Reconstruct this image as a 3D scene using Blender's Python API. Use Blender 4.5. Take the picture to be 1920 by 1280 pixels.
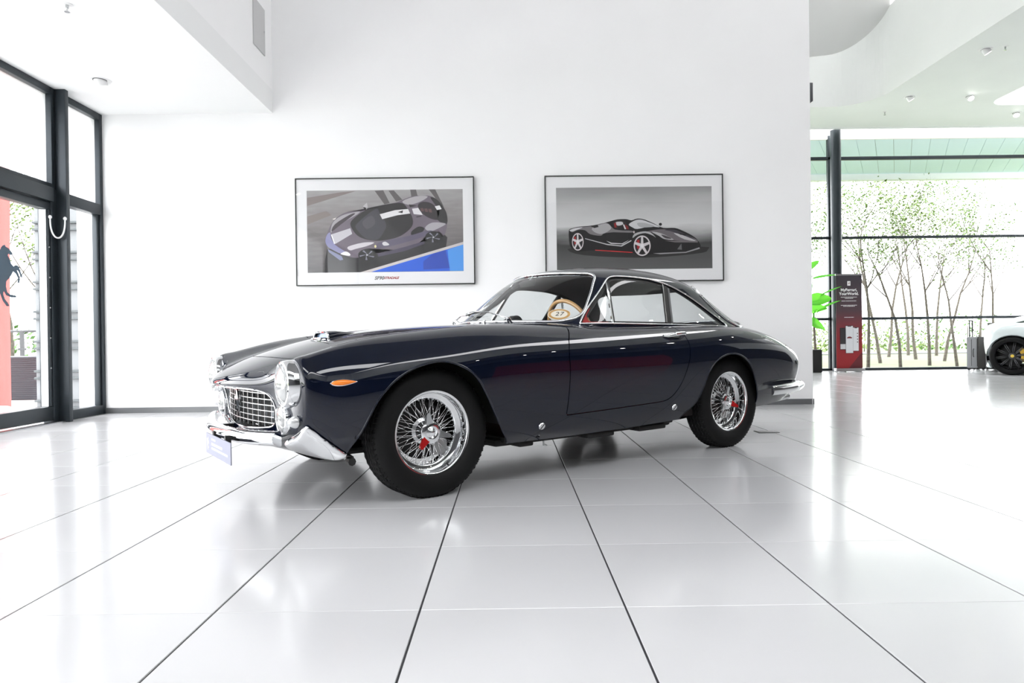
import bpy, bmesh, math, random
import numpy as np
from mathutils import Vector, Matrix
R = math.radians
sc = bpy.context.scene
COL = sc.collection
for o in list(bpy.data.objects): bpy.data.objects.remove(o)

# ------------------------------------------------------------------ camera
cam_d = bpy.data.cameras.new('camera'); cam = bpy.data.objects.new('camera', cam_d); COL.objects.link(cam)
sc.camera = cam
cam_d.sensor_width = 36.0; cam_d.lens = 36.0 * 1268.77 / 1920.0; cam_d.clip_start = .05; cam_d.clip_end = 500
def _cam():
    yaw, pitch, roll = 4.6545e-3, -4.606e-3, -1.2698e-2
    cy, sy, cp, sp, cr, sr = math.cos(yaw), math.sin(yaw), math.cos(pitch), math.sin(pitch), math.cos(roll), math.sin(roll)
    fwd = Vector((sy*cp, cy*cp, sp)); right = Vector((cy, -sy, 0)); up = right.cross(fwd)
    r2 = cr*right + sr*up; u2 = -sr*right + cr*up
    m = Matrix((r2, u2, -fwd)).transposed().to_4x4(); m.translation = Vector((0, 0, .7878))
    cam.matrix_world = m
_cam()

# ------------------------------------------------------------------ sky, exposure
SKY = 7.6
world = bpy.data.worlds.new('sky'); sc.world = world; world.use_nodes = True
bg = world.node_tree.nodes['Background']; bg.inputs[0].default_value = (.99, .985, 1, 1); bg.inputs[1].default_value = SKY
vs = sc.view_settings; vs.view_transform = 'Standard'; vs.look = 'None'; vs.exposure = 0.32; vs.gamma = 1.0; vs.use_curve_mapping = False
sc.cycles.max_bounces = 14; sc.cycles.diffuse_bounces = 7; sc.cycles.glossy_bounces = 6; sc.cycles.transmission_bounces = 8; sc.cycles.transparent_max_bounces = 24
sc.cycles.caustics_reflective = False; sc.cycles.caustics_refractive = False
sc.cycles.sample_clamp_indirect = 8.0

def portal(name, loc, rot, sx, sy):
    l = bpy.data.lights.new(name, 'AREA'); l.shape = 'RECTANGLE'; l.size = sx; l.size_y = sy; l.energy = 1
    l.cycles.is_portal = True
    o = bpy.data.objects.new(name, l); COL.objects.link(o); o.location = loc; o.rotation_euler = rot
portal('daylight_portal_left', (-4.75, 1.0, 1.7), (0, R(-90), 0), 3.4, 13.4)
portal('daylight_portal_far', (8.0, 14.85, 2.6), (R(-90), 0, 0), 11, 5.2)

# ------------------------------------------------------------------ materials
MATS = {}
def setin(b, k, v):
    if k in b.inputs: b.inputs[k].default_value = v
def M(name, col=(.8,.8,.8), rough=.5, metal=0., **kw):
    if name in MATS: return MATS[name]
    m = bpy.data.materials.new(name); m.use_nodes = True
    b = m.node_tree.nodes['Principled BSDF']
    setin(b,'Base Color', (*col, 1)); setin(b,'Roughness', rough); setin(b,'Metallic', metal)
    for k, v in kw.items():
        k = k.replace('_', ' ')
        setin(b, k, (*v, 1) if isinstance(v, tuple) and len(v) == 3 else v)
    MATS[name] = m
    return m
def noise_col(m, c1, c2, scale=8, detail=4, bump=0., bscale=None, dist=.01):
    nt = m.node_tree; b = nt.nodes['Principled BSDF']
    tc = nt.nodes.new('ShaderNodeTexCoord'); n = nt.nodes.new('ShaderNodeTexNoise')
    n.inputs['Scale'].default_value = scale; n.inputs['Detail'].default_value = detail
    r = nt.nodes.new('ShaderNodeValToRGB'); r.color_ramp.elements[0].color = (*c1,1); r.color_ramp.elements[1].color = (*c2,1)
    r.color_ramp.elements[0].position = .35; r.color_ramp.elements[1].position = .65
    nt.links.new(tc.outputs['Object'], n.inputs['Vector']); nt.links.new(n.outputs['Fac'], r.inputs[0]); nt.links.new(r.outputs[0], b.inputs['Base Color'])
    if bump:
        n2 = nt.nodes.new('ShaderNodeTexNoise'); n2.inputs['Scale'].default_value = bscale or scale
        bp = nt.nodes.new('ShaderNodeBump'); bp.inputs['Strength'].default_value = bump; bp.inputs['Distance'].default_value = dist
        nt.links.new(tc.outputs['Object'], n2.inputs['Vector']); nt.links.new(n2.outputs['Fac'], bp.inputs['Height']); nt.links.new(bp.outputs[0], b.inputs['Normal'])
    return m
def thin_glass(name, tint=(.96,.98,.98), ior=1.45, rough=0.0, milk=0.0):
    m = bpy.data.materials.new(name); m.use_nodes = True; nt = m.node_tree
    nt.nodes.remove(nt.nodes['Principled BSDF']); out = nt.nodes['Material Output']
    t = nt.nodes.new('ShaderNodeBsdfTransparent'); t.inputs[0].default_value = (*tint,1)
    g = nt.nodes.new('ShaderNodeBsdfGlossy'); g.inputs['Roughness'].default_value = rough
    lw = nt.nodes.new('ShaderNodeLayerWeight'); lw.inputs[0].default_value = .5
    p5 = nt.nodes.new('ShaderNodeMath'); p5.operation = 'POWER'; p5.inputs[1].default_value = 5
    f = nt.nodes.new('ShaderNodeMapRange'); f0 = 2*((ior-1)/(ior+1))**2; f.inputs['To Min'].default_value = f0; f.inputs['To Max'].default_value = 1
    nt.links.new(lw.outputs['Facing'], p5.inputs[0]); nt.links.new(p5.outputs[0], f.inputs['Value'])
    mx = nt.nodes.new('ShaderNodeMixShader'); nt.links.new(f.outputs[0], mx.inputs[0]); nt.links.new(t.outputs[0], mx.inputs[1]); nt.links.new(g.outputs[0], mx.inputs[2])
    last = mx
    if milk:
        d = nt.nodes.new('ShaderNodeBsdfTranslucent'); d.inputs[0].default_value = (.93,.96,.98,1)
        m2 = nt.nodes.new('ShaderNodeMixShader'); m2.inputs[0].default_value = milk
        nt.links.new(mx.outputs[0], m2.inputs[1]); nt.links.new(d.outputs[0], m2.inputs[2]); last = m2
    nt.links.new(last.outputs[0], out.inputs[0]); MATS[name] = m
    return m
def emit(name, col, st):
    return M(name, col, .5, Emission_Color=col, Emission_Strength=st)

wall_m = noise_col(M('wall_paint', (.86,.86,.86), .55), (.905,.905,.905), (.92,.92,.92), 1.5, 3, .04, 220, .002)
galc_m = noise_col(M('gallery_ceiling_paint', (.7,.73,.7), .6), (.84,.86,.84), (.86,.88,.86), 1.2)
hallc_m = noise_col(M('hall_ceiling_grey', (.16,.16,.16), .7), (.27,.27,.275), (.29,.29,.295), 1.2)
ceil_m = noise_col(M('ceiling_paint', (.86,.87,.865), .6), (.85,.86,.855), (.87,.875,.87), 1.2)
tile_m = noise_col(M('porcelain_tile', (.84,.84,.85), .16, Specular_IOR_Level=.55), (.53,.53,.54), (.555,.555,.565), .8, 5, .012, 3, .01)
grout_m = M('dark_grout', (.035,.035,.04), .8)
grout2_m = M('pale_grout', (.33,.33,.34), .8)
base_m = M('baseboard_grey', (.16,.165,.17), .35, .3)
frame_m = M('window_frame_anthracite', (.028,.036,.043), .38, .35)
steel_m = M('brushed_steel', (.55,.56,.57), .3, 1)
redwall_m = M('dark_red_wall', (.34,.010,.014), .45)
darkwall_m = M('dark_panel', (.035,.034,.036), .5)
glass_m = thin_glass('window_glass', (.97,.985,.985), 1.25)
frost_m = thin_glass('frosted_glass', (.70,.72,.74), 1.2, 0, .35)
white_m = M('white_plastic', (.85,.85,.85), .35)
paint_m = M('navy_car_paint', (.0022,.0042,.013), .4, 0.0, Coat_Weight=1.0, Coat_Roughness=.004, Coat_IOR=1.56, Specular_IOR_Level=0.0)
chrome_m = M('chrome', (.86,.87,.88), .05, 1)
chrome2_m = M('satin_chrome', (.55,.56,.57), .22, 1)
black_m = M('black_rubber', (.008,.008,.008), .55)
tyre_m = M('tyre_rubber', (.006,.006,.0062), .65, Specular_IOR_Level=.2)
under_m = M('underbody_black', (.006,.006,.006), .7)
cglass_m = thin_glass('car_glass', (.93,.95,.95), 1.45)
lens_m = M('headlamp_lens', (.93,.95,.95), .04, 0, Transmission_Weight=.75, IOR=1.45)
amber_m = M('amber_lens', (.9,.22,.01), .2, 0, Coat_Weight=.6)
headl_m = M('headliner_grey', (.06,.06,.062), .9)
tan_m = M('tan_wood', (.52,.30,.12), .3, 0, Coat_Weight=.5)
red_m = M('red_leather', (.30,.012,.010), .5)

# ------------------------------------------------------------------ helpers
def link(o, parent=None):
    COL.objects.link(o)
    if parent is not None: o.parent = parent
    return o
def tag(o, label=None, cat=None, group=None, kind=None):
    if label: o['label'] = label
    if cat: o['category'] = cat
    if group: o['group'] = group
    if kind: o['kind'] = kind
    return o
def empty(name, loc=(0,0,0), rz=0., parent=None):
    o = bpy.data.objects.new(name, None); o.location = loc; o.rotation_euler = (0,0,rz); o.empty_display_size = .1
    return link(o, parent)
def mesh(name, verts, faces, mat, parent=None, smooth=False, loc=None, rot=None, mi=None, auto=None):
    me = bpy.data.meshes.new(name); me.from_pydata([tuple(map(float, v)) for v in verts], [], [tuple(int(i) for i in f) for f in faces])
    for m in (mat if isinstance(mat, (list, tuple)) else [mat]): me.materials.append(m)
    if mi is not None: me.polygons.foreach_set('material_index', mi)
    if smooth:
        me.polygons.foreach_set('use_smooth', [True]*len(me.polygons))
        if auto is not None:
            bm = bmesh.new(); bm.from_mesh(me)
            for e in bm.edges:
                if len(e.link_faces) == 2 and e.calc_face_angle(0) > R(auto): e.smooth = False
            bm.to_mesh(me); bm.free()
    me.update()
    o = bpy.data.objects.new(name, me)
    if loc is not None: o.location = loc
    if rot is not None: o.rotation_euler = rot
    return link(o, parent)
class MB:
    def __init__(s): s.v=[]; s.f=[]; s.m=[]
    def add(s, v, f, mi=0):
        k=len(s.v); s.v += [tuple(p) for p in v]; s.f += [tuple(i+k for i in q) for q in f]; s.m += [mi]*len(f); return s
    def box(s, a, b, mi=0):
        x0,y0,z0=a; x1,y1,z1=b
        return s.add([(x0,y0,z0),(x1,y0,z0),(x1,y1,z0),(x0,y1,z0),(x0,y0,z1),(x1,y0,z1),(x1,y1,z1),(x0,y1,z1)],
            [(0,3,2,1),(4,5,6,7),(0,1,5,4),(1,2,6,5),(2,3,7,6),(3,0,4,7)], mi)
    def bbox(s, a, b, r=.005, mi=0):
        """box with chamfered edges"""
        x0,y0,z0=a; x1,y1,z1=b; r=min(r,(x1-x0)/2.2,(y1-y0)/2.2,(z1-z0)/2.2)
        bm=bmesh.new(); bmesh.ops.create_cube(bm,size=1)
        for v in bm.verts: v.co=Vector(((x0+x1)/2+v.co.x*(x1-x0),(y0+y1)/2+v.co.y*(y1-y0),(z0+z1)/2+v.co.z*(z1-z0)))
        bmesh.ops.bevel(bm,geom=list(bm.edges),offset=r,segments=2,affect='EDGES',profile=.6)
        bm.verts.index_update(); s.add([tuple(v.co) for v in bm.verts],[[v.index for v in f.verts] for f in bm.faces],mi); bm.free(); return s
    def tube(s, pts, r, n=8, closed=False, mi=0, cap=True):
        v,f = tube_data(pts, r, n, closed, cap); return s.add(v,f,mi)
    def lathe(s, prof, c=(0,0,0), ax=(0,0,1), n=32, mi=0):
        v,f = lathe_data(prof, c, ax, n); return s.add(v,f,mi)
    def prism(s, poly, d, mi=0):
        """poly list of 3D pts, extruded by vector d"""
        n=len(poly); a=[tuple(p) for p in poly]; b=[tuple(p[i]+d[i] for i in range(3)) for p in poly]
        return s.add(a+b,[tuple(range(n))[::-1],tuple(range(n,2*n))]+[(i,(i+1)%n,n+(i+1)%n,n+i) for i in range(n)],mi)
    def build(s, name, mat, parent=None, smooth=False, auto=None, **k):
        return mesh(name, s.v, s.f, mat, parent, smooth, mi=(s.m if isinstance(mat,(list,tuple)) else None), auto=auto, **k)
def frames(P, closed):
    P=np.asarray(P,float); n=len(P)
    T=(np.roll(P,-1,0)-np.roll(P,1,0)) if closed else np.gradient(P,axis=0)
    T/=np.linalg.norm(T,axis=1,keepdims=True)+1e-12
    a=np.array([0,0,1.]) if abs(T[0][2])<.9 else np.array([1.,0,0])
    N=np.zeros_like(P); x=np.cross(T[0],a); x/=np.linalg.norm(x); N[0]=x
    for i in range(1,n):
        x=N[i-1]-T[i]*np.dot(N[i-1],T[i]); N[i]=x/(np.linalg.norm(x)+1e-12)
    return T,N,np.cross(T,N)
def tube_data(pts, r, n=8, closed=False, cap=True):
    P=np.asarray(pts,float); T,N,B=frames(P,closed); m=len(P); rr=np.broadcast_to(np.asarray(r,float),(m,))
    a=np.arange(n)*2*math.pi/n
    V=(P[:,None]+rr[:,None,None]*(np.cos(a)[None,:,None]*N[:,None]+np.sin(a)[None,:,None]*B[:,None])).reshape(-1,3)
    F=[]
    for i in range(m if closed else m-1):
        j=(i+1)%m
        for k in range(n): F.append((i*n+k,i*n+(k+1)%n,j*n+(k+1)%n,j*n+k))
    if cap and not closed: F+= [tuple(range(n))[::-1], tuple((m-1)*n+k for k in range(n))]
    return V.tolist(),F
def lathe_data(prof, c, ax, n):
    ax=np.array(ax,float); ax/=np.linalg.norm(ax); a=np.array([0,0,1.]) if abs(ax[2])<.9 else np.array([1.,0,0])
    e1=np.cross(a,ax); e1/=np.linalg.norm(e1); e2=np.cross(ax,e1); V=[];F=[]; c=np.array(c,float)
    for (r,h) in prof:
        for k in range(n):
            t=2*math.pi*k/n; V.append(c+ax*h+r*(math.cos(t)*e1+math.sin(t)*e2))
    for i in range(len(prof)-1):
        for k in range(n): F.append((i*n+k,i*n+(k+1)%n,(i+1)*n+(k+1)%n,(i+1)*n+k))
    return [tuple(v) for v in V],F
def smooth_poly(pts, n=6, closed=True):
    P=np.array(pts,float); m=len(P); out=[]
    for i in range(m if closed else m-1):
        p0,p1,p2,p3=[P[(i+k)%m] if closed else P[min(max(i+k,0),m-1)] for k in (-1,0,1,2)]
        for t in np.arange(n)/n:
            out.append(.5*((2*p1)+(-p0+p2)*t+(2*p0-5*p1+4*p2-p3)*t*t+(-p0+3*p1-3*p2+p3)*t**3))
    if not closed: out.append(P[-1])
    return np.array(out)
def text_mesh(name, s, size, mat, parent=None, matrix=None, shear=0., align='CENTER', bold=0., spacing=1.0):
    c=bpy.data.curves.new(name,'FONT'); c.body=s; c.size=size; c.align_x=align; c.align_y='CENTER'; c.shear=shear; c.offset=bold; c.extrude=.0004; c.space_character=spacing; c.resolution_u=3
    t=bpy.data.objects.new(name,c); COL.objects.link(t); dg=bpy.context.evaluated_depsgraph_get(); dg.update()
    me=bpy.data.meshes.new_from_object(t.evaluated_get(dg)); bpy.data.objects.remove(t); bpy.data.curves.remove(c)
    me.materials.clear(); me.materials.append(mat); me.name=name
    o=bpy.data.objects.new(name,me); link(o,parent)
    if matrix is not None: o.matrix_local=matrix
    return o
def basis(o, x, y, z):
    m=Matrix((Vector(x),Vector(y),Vector(z))).transposed().to_4x4(); m.translation=Vector(o); return m
# ================================================================== the room
XL, YB, YF, XR, YW = -4.6, 7.65, -6.0, 12.6, 14.7
ZC = 5.1
def struct(o): o['kind'] = 'structure'; return o
def sbox(name, a, b, mat, parent=None):
    o = MB().box(a, b).build(name, mat, parent)
    return o if parent else struct(o)

# floor: grout bed with single porcelain tiles
floor = struct(MB().box((XL-.3,YF-.2,-.12),(XR+.2,YW+.15,-.004)).build('floor', grout_m))
T, X0, Y0 = .6, -.269, 1.370
def tile_obj(proto=[None]):
    if proto[0] is None:
        a, b = T/2-.0032, T/2-.0012; c = .0012
        mb = MB(); mb.add([(-a,-b,-.012),(a,-b,-.012),(a,b,-.012),(-a,b,-.012),(-a,-b,-c),(a,-b,-c),(a,b,-c),(-a,b,-c),
              (-a+c,-b+c,0),(a-c,-b+c,0),(a-c,b-c,0),(-a+c,b-c,0)],
              [(0,1,5,4),(1,2,6,5),(2,3,7,6),(3,0,4,7),(4,5,9,8),(5,6,10,9),(6,7,11,10),(7,4,8,11),(8,9,10,11)])
        o = mb.build('tile', tile_m, floor); proto[0] = o; return o
    o = proto[0].copy(); link(o, floor); return o
rest = MB()
for i in range(-8, 22):
    for j in range(-13, 23):
        cx, cy = X0+(i+.5)*T, Y0+(j+.5)*T
        if cx < XL-.25 or cx > XR+.1 or cy < YF or cy > YW+.1: continue
        if cy > YB+.35 and cx < 2.8: continue
        vis = cy > .75 and abs(cx) < .80*cy+.45 and not (cy > YB+.3 and cx < 3.2*cy/8.0-.3)
        if vis: tile_obj().location = (cx, cy, 0)
        else:
            a, b = T/2-.0032, T/2-.0012
            rest.box((cx-a,cy-b,-.012),(cx+a,cy+b,0))
tag(rest.build('tile_field', tile_m, floor), kind='stuff')

# back wall with the pictures, its end to the right
wall_back = sbox('wall_back', (XL-.25,YB,-.02), (3.44,YB+.3,9.4), wall_m)
sbox('baseboard_back', (XL-.05,YB-.012,0), (3.425,YB,.062), base_m)
sbox('baseboard_end', (3.44,YB-.005,0), (3.452,YB+.29,.062), base_m)
sbox('wall_inner', (2.7,YB+.3,-.02), (3.0,YW+.1,9.4), wall_m)
# low ceiling along the glass front and the bulkhead above its edge
sbox('ceiling', (XL-.4,YF,3.36), (-2.63,YB,3.62), ceil_m)
sbox('wall_bulkhead', (-2.85,YF,3.62), (-2.63,YB,9.4), wall_m)
# upper ceiling of the hall: flat, falling towards the far opening
def zroof(x, y): return 6.04 + .60*(12.83-max(y, 8.0)) + .10*(x-5.7)
mb = MB()
xs = [-2.85, 0, 3, 6.9]; ys = [YF-.2, 1, 8, 12.95]
SKL = (-1.6, 5.4, -4.6, -2.4)      # added skylight strips, out of view, to brighten wall and floor
def quad_ceil(mb, x0, x1, y0, y1):
    mb.add([(x0,y0,zroof(x0,y0)),(x1,y0,zroof(x1,y0)),(x1,y1,zroof(x1,y1)),(x0,y1,zroof(x0,y1))], [(0,1,2,3)])
XS0, XS1 = -2.0, 6.0
strips = [(-2.6,-.6)]
yc = YF-.2
for a, b in strips:
    quad_ceil(mb, -2.85, 6.9, yc, a); quad_ceil(mb, -2.85, XS0, a, b); quad_ceil(mb, XS1, 6.9, a, b); yc = b
quad_ceil(mb, -2.85, 6.9, yc, 8.0)
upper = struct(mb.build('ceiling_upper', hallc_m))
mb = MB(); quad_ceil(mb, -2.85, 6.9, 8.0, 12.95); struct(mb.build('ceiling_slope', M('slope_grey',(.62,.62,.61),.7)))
for k, (a, b) in enumerate(strips):
    z = zroof(0, 0)
    w = struct(MB().add([(XS0-.1,a-.1,z+.5),(XS1+.1,a-.1,z+.5),(XS1+.1,b+.1,z+.5),(XS0-.1,b+.1,z+.5)],[(0,1,2,3)]).build('window_%d' % (k+6), glass_m))  # skylight pane added behind the viewer to light the back wall
    m2 = MB()
    for (p, q) in (((XS0,a),(XS1,a)),((XS1,a),(XS1,b)),((XS1,b),(XS0,b)),((XS0,b),(XS0,a))):
        m2.add([(p[0],p[1],zroof(*p)-.01),(q[0],q[1],zroof(*q)-.01),(q[0],q[1],z+.55),(p[0],p[1],z+.55)],[(0,1,2,3)])
    m2.build('window_reveal', wall_m, w)
    portal('daylight_portal_roof', ((XS0+XS1)/2,(a+b)/2,z+.6), (0,0,0), XS1-XS0+.2, b-a+.2)
# flat ceiling by the far windows with two openings
def arc(cx, cy, r, a0, a1, n=14): return [(cx+r*math.cos(R(a0+(a1-a0)*i/n)), cy+r*math.sin(R(a0+(a1-a0)*i/n))) for i in range(n+1)]
e1 = [(2.9,12.83)] + arc(6.86-.75,12.83-.75,.75,90,0) + [(6.86,YF-.2)]
e2 = [(9.1,YF-.2)] + arc(9.1+.35,12.83-.35,.35,180,90) + [(XR+.1,12.83)]
mb = MB()
YO = 12.83
mb.add([(2.9,YO,ZC),(XR+.1,YO,ZC),(XR+.1,14.13,ZC),(2.9,14.13,ZC)],[(0,1,2,3)]); mb.add([(6.86,8.2,ZC),(9.1,8.2,ZC),(9.1,YO,ZC),(6.86,YO,ZC)],[(0,1,2,3)])
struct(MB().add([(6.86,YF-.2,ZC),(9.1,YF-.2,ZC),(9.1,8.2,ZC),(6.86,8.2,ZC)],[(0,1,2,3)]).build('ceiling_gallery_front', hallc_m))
for e, cx in ((e1, 6.86), (e2, 9.1)):
    a_ = e[1:-1]; mb.add([(cx,YO,ZC)]+[(p[0],p[1],ZC) for p in a_],[(0,i,i+1) for i in range(1,len(a_))])
for e, up in ((e1, zroof), (e2, lambda x,y: 6.9)):
    for p, q in zip(e[:-1], e[1:]):
        mb.add([(p[0],p[1],ZC),(q[0],q[1],ZC),(q[0],q[1],up(*q)+.02),(p[0],p[1],up(*p)+.02)],[(0,1,2,3)])
mb.box((2.9,14.13,ZC-.02),(XR+.1,14.17,ZC+.5))
struct(mb.build('ceiling_gallery', galc_m))
mb = MB().add([(9.0,YF,6.9),(XR,YF,6.9),(XR,10,6.9),(9.0,10,6.9)],[(0,1,2,3)])
struct(MB().add([(8.9,9.9,7.3),(XR+.1,9.9,7.3),(XR+.1,13.1,7.3),(8.9,13.1,7.3)],[(0,1,2,3)]).build('window_9', glass_m))
portal('daylight_portal_void', (10.85,11.5,7.4), (0,0,0), 3.8, 3.2)
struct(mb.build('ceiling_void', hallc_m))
# walls out of view that close the room and show in the paint
wr = struct(MB().box((XR,5.5,0),(XR+.2,YW+.1,5.05)).build('wall_right', wall_m))
MB().box((XR,YF-.2,5.05),(XR+.2,YW+.1,7.3)).build('frieze_panel', hallc_m, wr)
MB().box((XR-.02,YF,3.0),(XR+.2,5.5,5.05)).build('upper_panel', M('charcoal_panel',(.055,.055,.06),.6), wr)
MB().box((XR-.02,YF,0),(XR+.2,-1.4,3.0)).build('dark_panel', darkwall_m, wr); MB().box((XR-.02,3.2,0),(XR+.2,5.5,3.0)).build('dark_panel', darkwall_m, wr)
MB().box((XR-.02,5.5,0),(XR+.2,9.6,2.5)).build('dark_panel', darkwall_m, wr)
MB().box((XR-.03,-1.4,0),(XR+.2,3.2,3.0)).build('red_panel', redwall_m, wr)
wf = sbox('wall_front', (XL-.4,YF-.3,-.02), (XR+.2,YF,9.4), wall_m)
MB().box((-1.0,YF,0),(XR,YF+.03,5.0)).build('dark_panel', M('charcoal_panel'), wf)

# ------------------------------------------------------------------ glass front on the left
def fr(mb, y0, y1, z0, z1, x0=XL-.05, x1=XL+.05): mb.bbox((x0,y0,z0),(x1,y1,z1),.006)
def pane(y0, y1, z0, z1, parent, x=XL-.005, mat=None, name='pane'):
    return MB().add([(x,y0,z0),(x,y1,z0),(x,y1,z1),(x,y0,z1)],[(0,1,2,3)]).build(name, mat or glass_m, parent)
ZT0, ZT1 = 2.225, 2.345
def bay(n, y0, y1, ztop=3.36, lowrail=.10):
    w = empty('window_%d' % n, (0,0,0)); struct(w)
    for (a, b) in ((y0,y0+.06),(y1-.06,y1)):
        m = MB(); fr(m, a, b, 0, ztop); m.build('window_frame', frame_m, w, True, 30)
    for (a, b) in ((0,lowrail),(ZT0,ZT1),(ztop-.07,ztop)):
        m = MB(); fr(m, y0+.06, y1-.06, a, b); m.build('rail', frame_m, w, True, 30)
    m = MB(); fr(m, y0+.06, y0+.10, lowrail, ZT0, XL-.02, XL+.03); fr(m, y1-.10, y1-.06, lowrail, ZT0, XL-.02, XL+.03); m.build('glazing_bead', frame_m, w, True, 30)
    pane(y0+.06, y1-.06, lowrail, ZT0, w); pane(y0+.06, y1-.06, ZT1, ztop-.07, w, mat=frost_m)
    return w
bay(1, 7.0, 7.66)
# fin mullion
mul = struct(MB().bbox((XL-.06,6.86,0),(XL+.15,6.915,3.36),.004).build('trim_1', frame_m, None, True, 30))
MB().box((XL-.05,6.915,0),(XL+.05,7.0,3.36)).build('post_core', frame_m, mul)
# door leaf with frame, head and threshold
d1 = struct(empty('door_1'))
DY0, DY1 = 5.35, 6.86
m = MB(); fr(m, DY1-.09, DY1, 0, ZT1); m.build('door_frame', frame_m, d1, True, 30)
m = MB(); fr(m, DY0, DY0+.09, 0, ZT1); m.build('door_frame', frame_m, d1, True, 30)
m = MB(); fr(m, DY0+.09, DY1-.09, ZT0-.02, ZT1, XL-.05, XL+.09); m.build('door_head', frame_m, d1, True, 30)
m = MB(); fr(m, DY0+.09, DY1-.09, ZT0-.10, ZT0-.025); fr(m, DY0+.09, DY1-.09, .03, .17); fr(m, DY1-.135, DY1-.10, .17, ZT0-.10); fr(m, DY0+.10, DY0+.145, .17, ZT0-.10); m.build('leaf_frame', frame_m, d1, True, 30)
m = MB(); fr(m, DY1-.148, DY1-.138, .17, ZT0-.10, XL-.03, XL+.04); m.build('edge_strip', steel_m, d1)
pane(DY0+.14, DY1-.14, .17, ZT0-.10, d1)
MB().box((XL+.02,DY0-.3,0),(XL+.11,6.86,.012)).build('threshold', steel_m, d1)
for z in (.55,.85,1.15,1.45,1.75): MB().lathe([(0,.012),(.007,.010),(.009,0)],(XL+.045,DY1-.118,z),(1,0,0),10).build('hinge_screw', steel_m, d1, True)
u1 = struct(empty('window_2'))
for (a, b) in ((DY0,DY0+.06),(DY1-.06,DY1)):
    m = MB(); fr(m, a, b, ZT1, 3.36); m.build('window_frame', frame_m, u1, True, 30)
for (a, b) in ((ZT1,ZT1+.05),(3.29,3.36)):
    m = MB(); fr(m, DY0+.06, DY1-.06, a, b); m.build('rail', frame_m, u1, True, 30)
pane(DY0+.06, DY1-.06, ZT1+.05, 3.29, u1, mat=frost_m)
yy = DY0
for n in (3, 4, 5):
    bay(n, yy-3.6, yy); yy -= 3.6
sbox('wall_left', (XL-.1,YF-.2,0), (XL+.1,yy,3.4), wall_m)
# far glass wall and right glass wall
w10 = struct(empty('window_10'))
for z0, z1 in ((0,.05),(1.09,1.15),(2.855,2.91),(4.57,4.64)):
    MB().bbox((2.9,YW-.03,z0),(XR,YW+.05,z1),.008).build('rail', frame_m, w10, True, 30)
MB().box((2.9,YW-.02,5.02),(XR,YW+.04,5.5)).build('head_trim', white_m, w10)
for x in (3.3, 7.01, 12.5): MB().bbox((x-.035,YW-.03,0),(x+.035,YW+.06,5.1),.006).build('mullion', frame_m, w10, True, 30)
xs_ = [2.9,3.3,7.01,12.5,XR]; zs_ = [.05,1.09,1.15,2.855,2.91,4.57,4.64,5.02]
for a, b in zip(xs_[:-1], xs_[1:]):
    for k in (0,2,4,6): MB().add([(a,YW,zs_[k]),(b,YW,zs_[k]),(b,YW,zs_[k+1]),(a,YW,zs_[k+1])],[(0,1,2,3)]).build('pane', glass_m, w10)
colm = struct(MB().lathe([(.0,0),(.105,0),(.105,5.12),(0,5.12)],(7.0,14.38,0),(0,0,1),40).build('trim_2', frame_m, None, True, 40))

# ------------------------------------------------------------------ outside
ground = struct(MB().add([(-40,-30,-.22),(60,-30,-.22),(60,70,-.22),(-40,70,-.22)],[(0,1,2,3)]).build('ground_outside', noise_col(M('grass',(.2,.3,.08),.9),(.055,.08,.026),(.08,.105,.042),.6,6)))
struct(MB().box((-9.5,-10,-.21),(XL-.2,13.5,-.03)).build('terrace', M('pale_paving',(.62,.61,.6),.8)))
struct(MB().box((2,YW+.15,-.21),(40,16.2,-.06)).build('paving_outside', M('pale_paving')))  # strip added to bounce paler light onto the soffit
struct(MB().box((-20,33,-.21),(60,36.5,-.17)).build('road', M('pale_asphalt',(.14,.145,.15),.85)))
sof = struct(empty('soffit_outside'))
plank_m = M('soffit_planks', (.74,.90,1.0), .6)
for k in range(24):
    x = 3.0+k*.42; dx = 2.1
    MB().prism([(x,YW+.06,5.14),(x+.412,YW+.06,5.14),(x+.412+dx,18.4,5.14),(x+dx,18.4,5.14)],(0,0,.03)).build('plank', plank_m, sof)
MB().box((1.5,18.4,4.98),(20,18.6,5.4)).build('edge_board', white_m, sof)
MB().box((3,YW+.06,5.2),(20,18.4,5.24)).build('backing', base_m, sof)
# louvred wall seen in the narrow window
lv = MB().box((-5.78,8.3,-.2),(-4.85,8.4,3.6)).build('wall_louvre', M('louvre_board',(.17,.18,.19),.6)); struct(lv)
for k in range(10):
    z = .36+k*.362-.362
    for dz in (0,.085): MB().bbox((-5.78,8.25,z+dz),(-4.85,8.30,z+dz+.028),.006).build('louvre_bar', M('louvre_grey',(.05,.06,.065),.5), lv)
# planter, railing, red banner by the terrace
pl = empty('planter_box', (-7.45,10.3,-.03)); tag(pl, 'blue-grey woven planter box outside on the terrace', 'planter')
weave = M('woven_resin',(.035,.05,.065),.6)
MB().bbox((-.55,-.3,0),(.55,.3,.64),.02).build('body', weave, pl, True, 30)
for k in range(20): MB().bbox((-.555,-.306,.02+k*.031),(.555,.306,.02+k*.031+.017),.005).build('weave_band', weave, pl)
rail_m = M('railing_grey',(.06,.065,.07),.5,.3)
rl = empty('terrace_railing', (-7.4,11.3,-.03)); tag(rl, 'grey metal terrace railing outside the glass door', 'railing')
MB().tube([(-2.5,0,1.04),(.75,0,1.04)],.02).build('top_rail', rail_m, rl, True)
for x in (-2.2,-.7,.28): MB().bbox((x-.03,-.02,0),(x+.03,.02,1.04),.004).bbox((x-.055,-.03,.72),(x+.055,.03,.76),.004).build('post', rail_m, rl)
for z in (.5,.28): MB().tube([(-2.5,0,z),(.75,0,z)],.009).build('wire', rail_m, rl, True)
flag_m = M('red_banner_cloth', (.5,.085,.08), .8, 0, Transmission_Weight=0)
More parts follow.
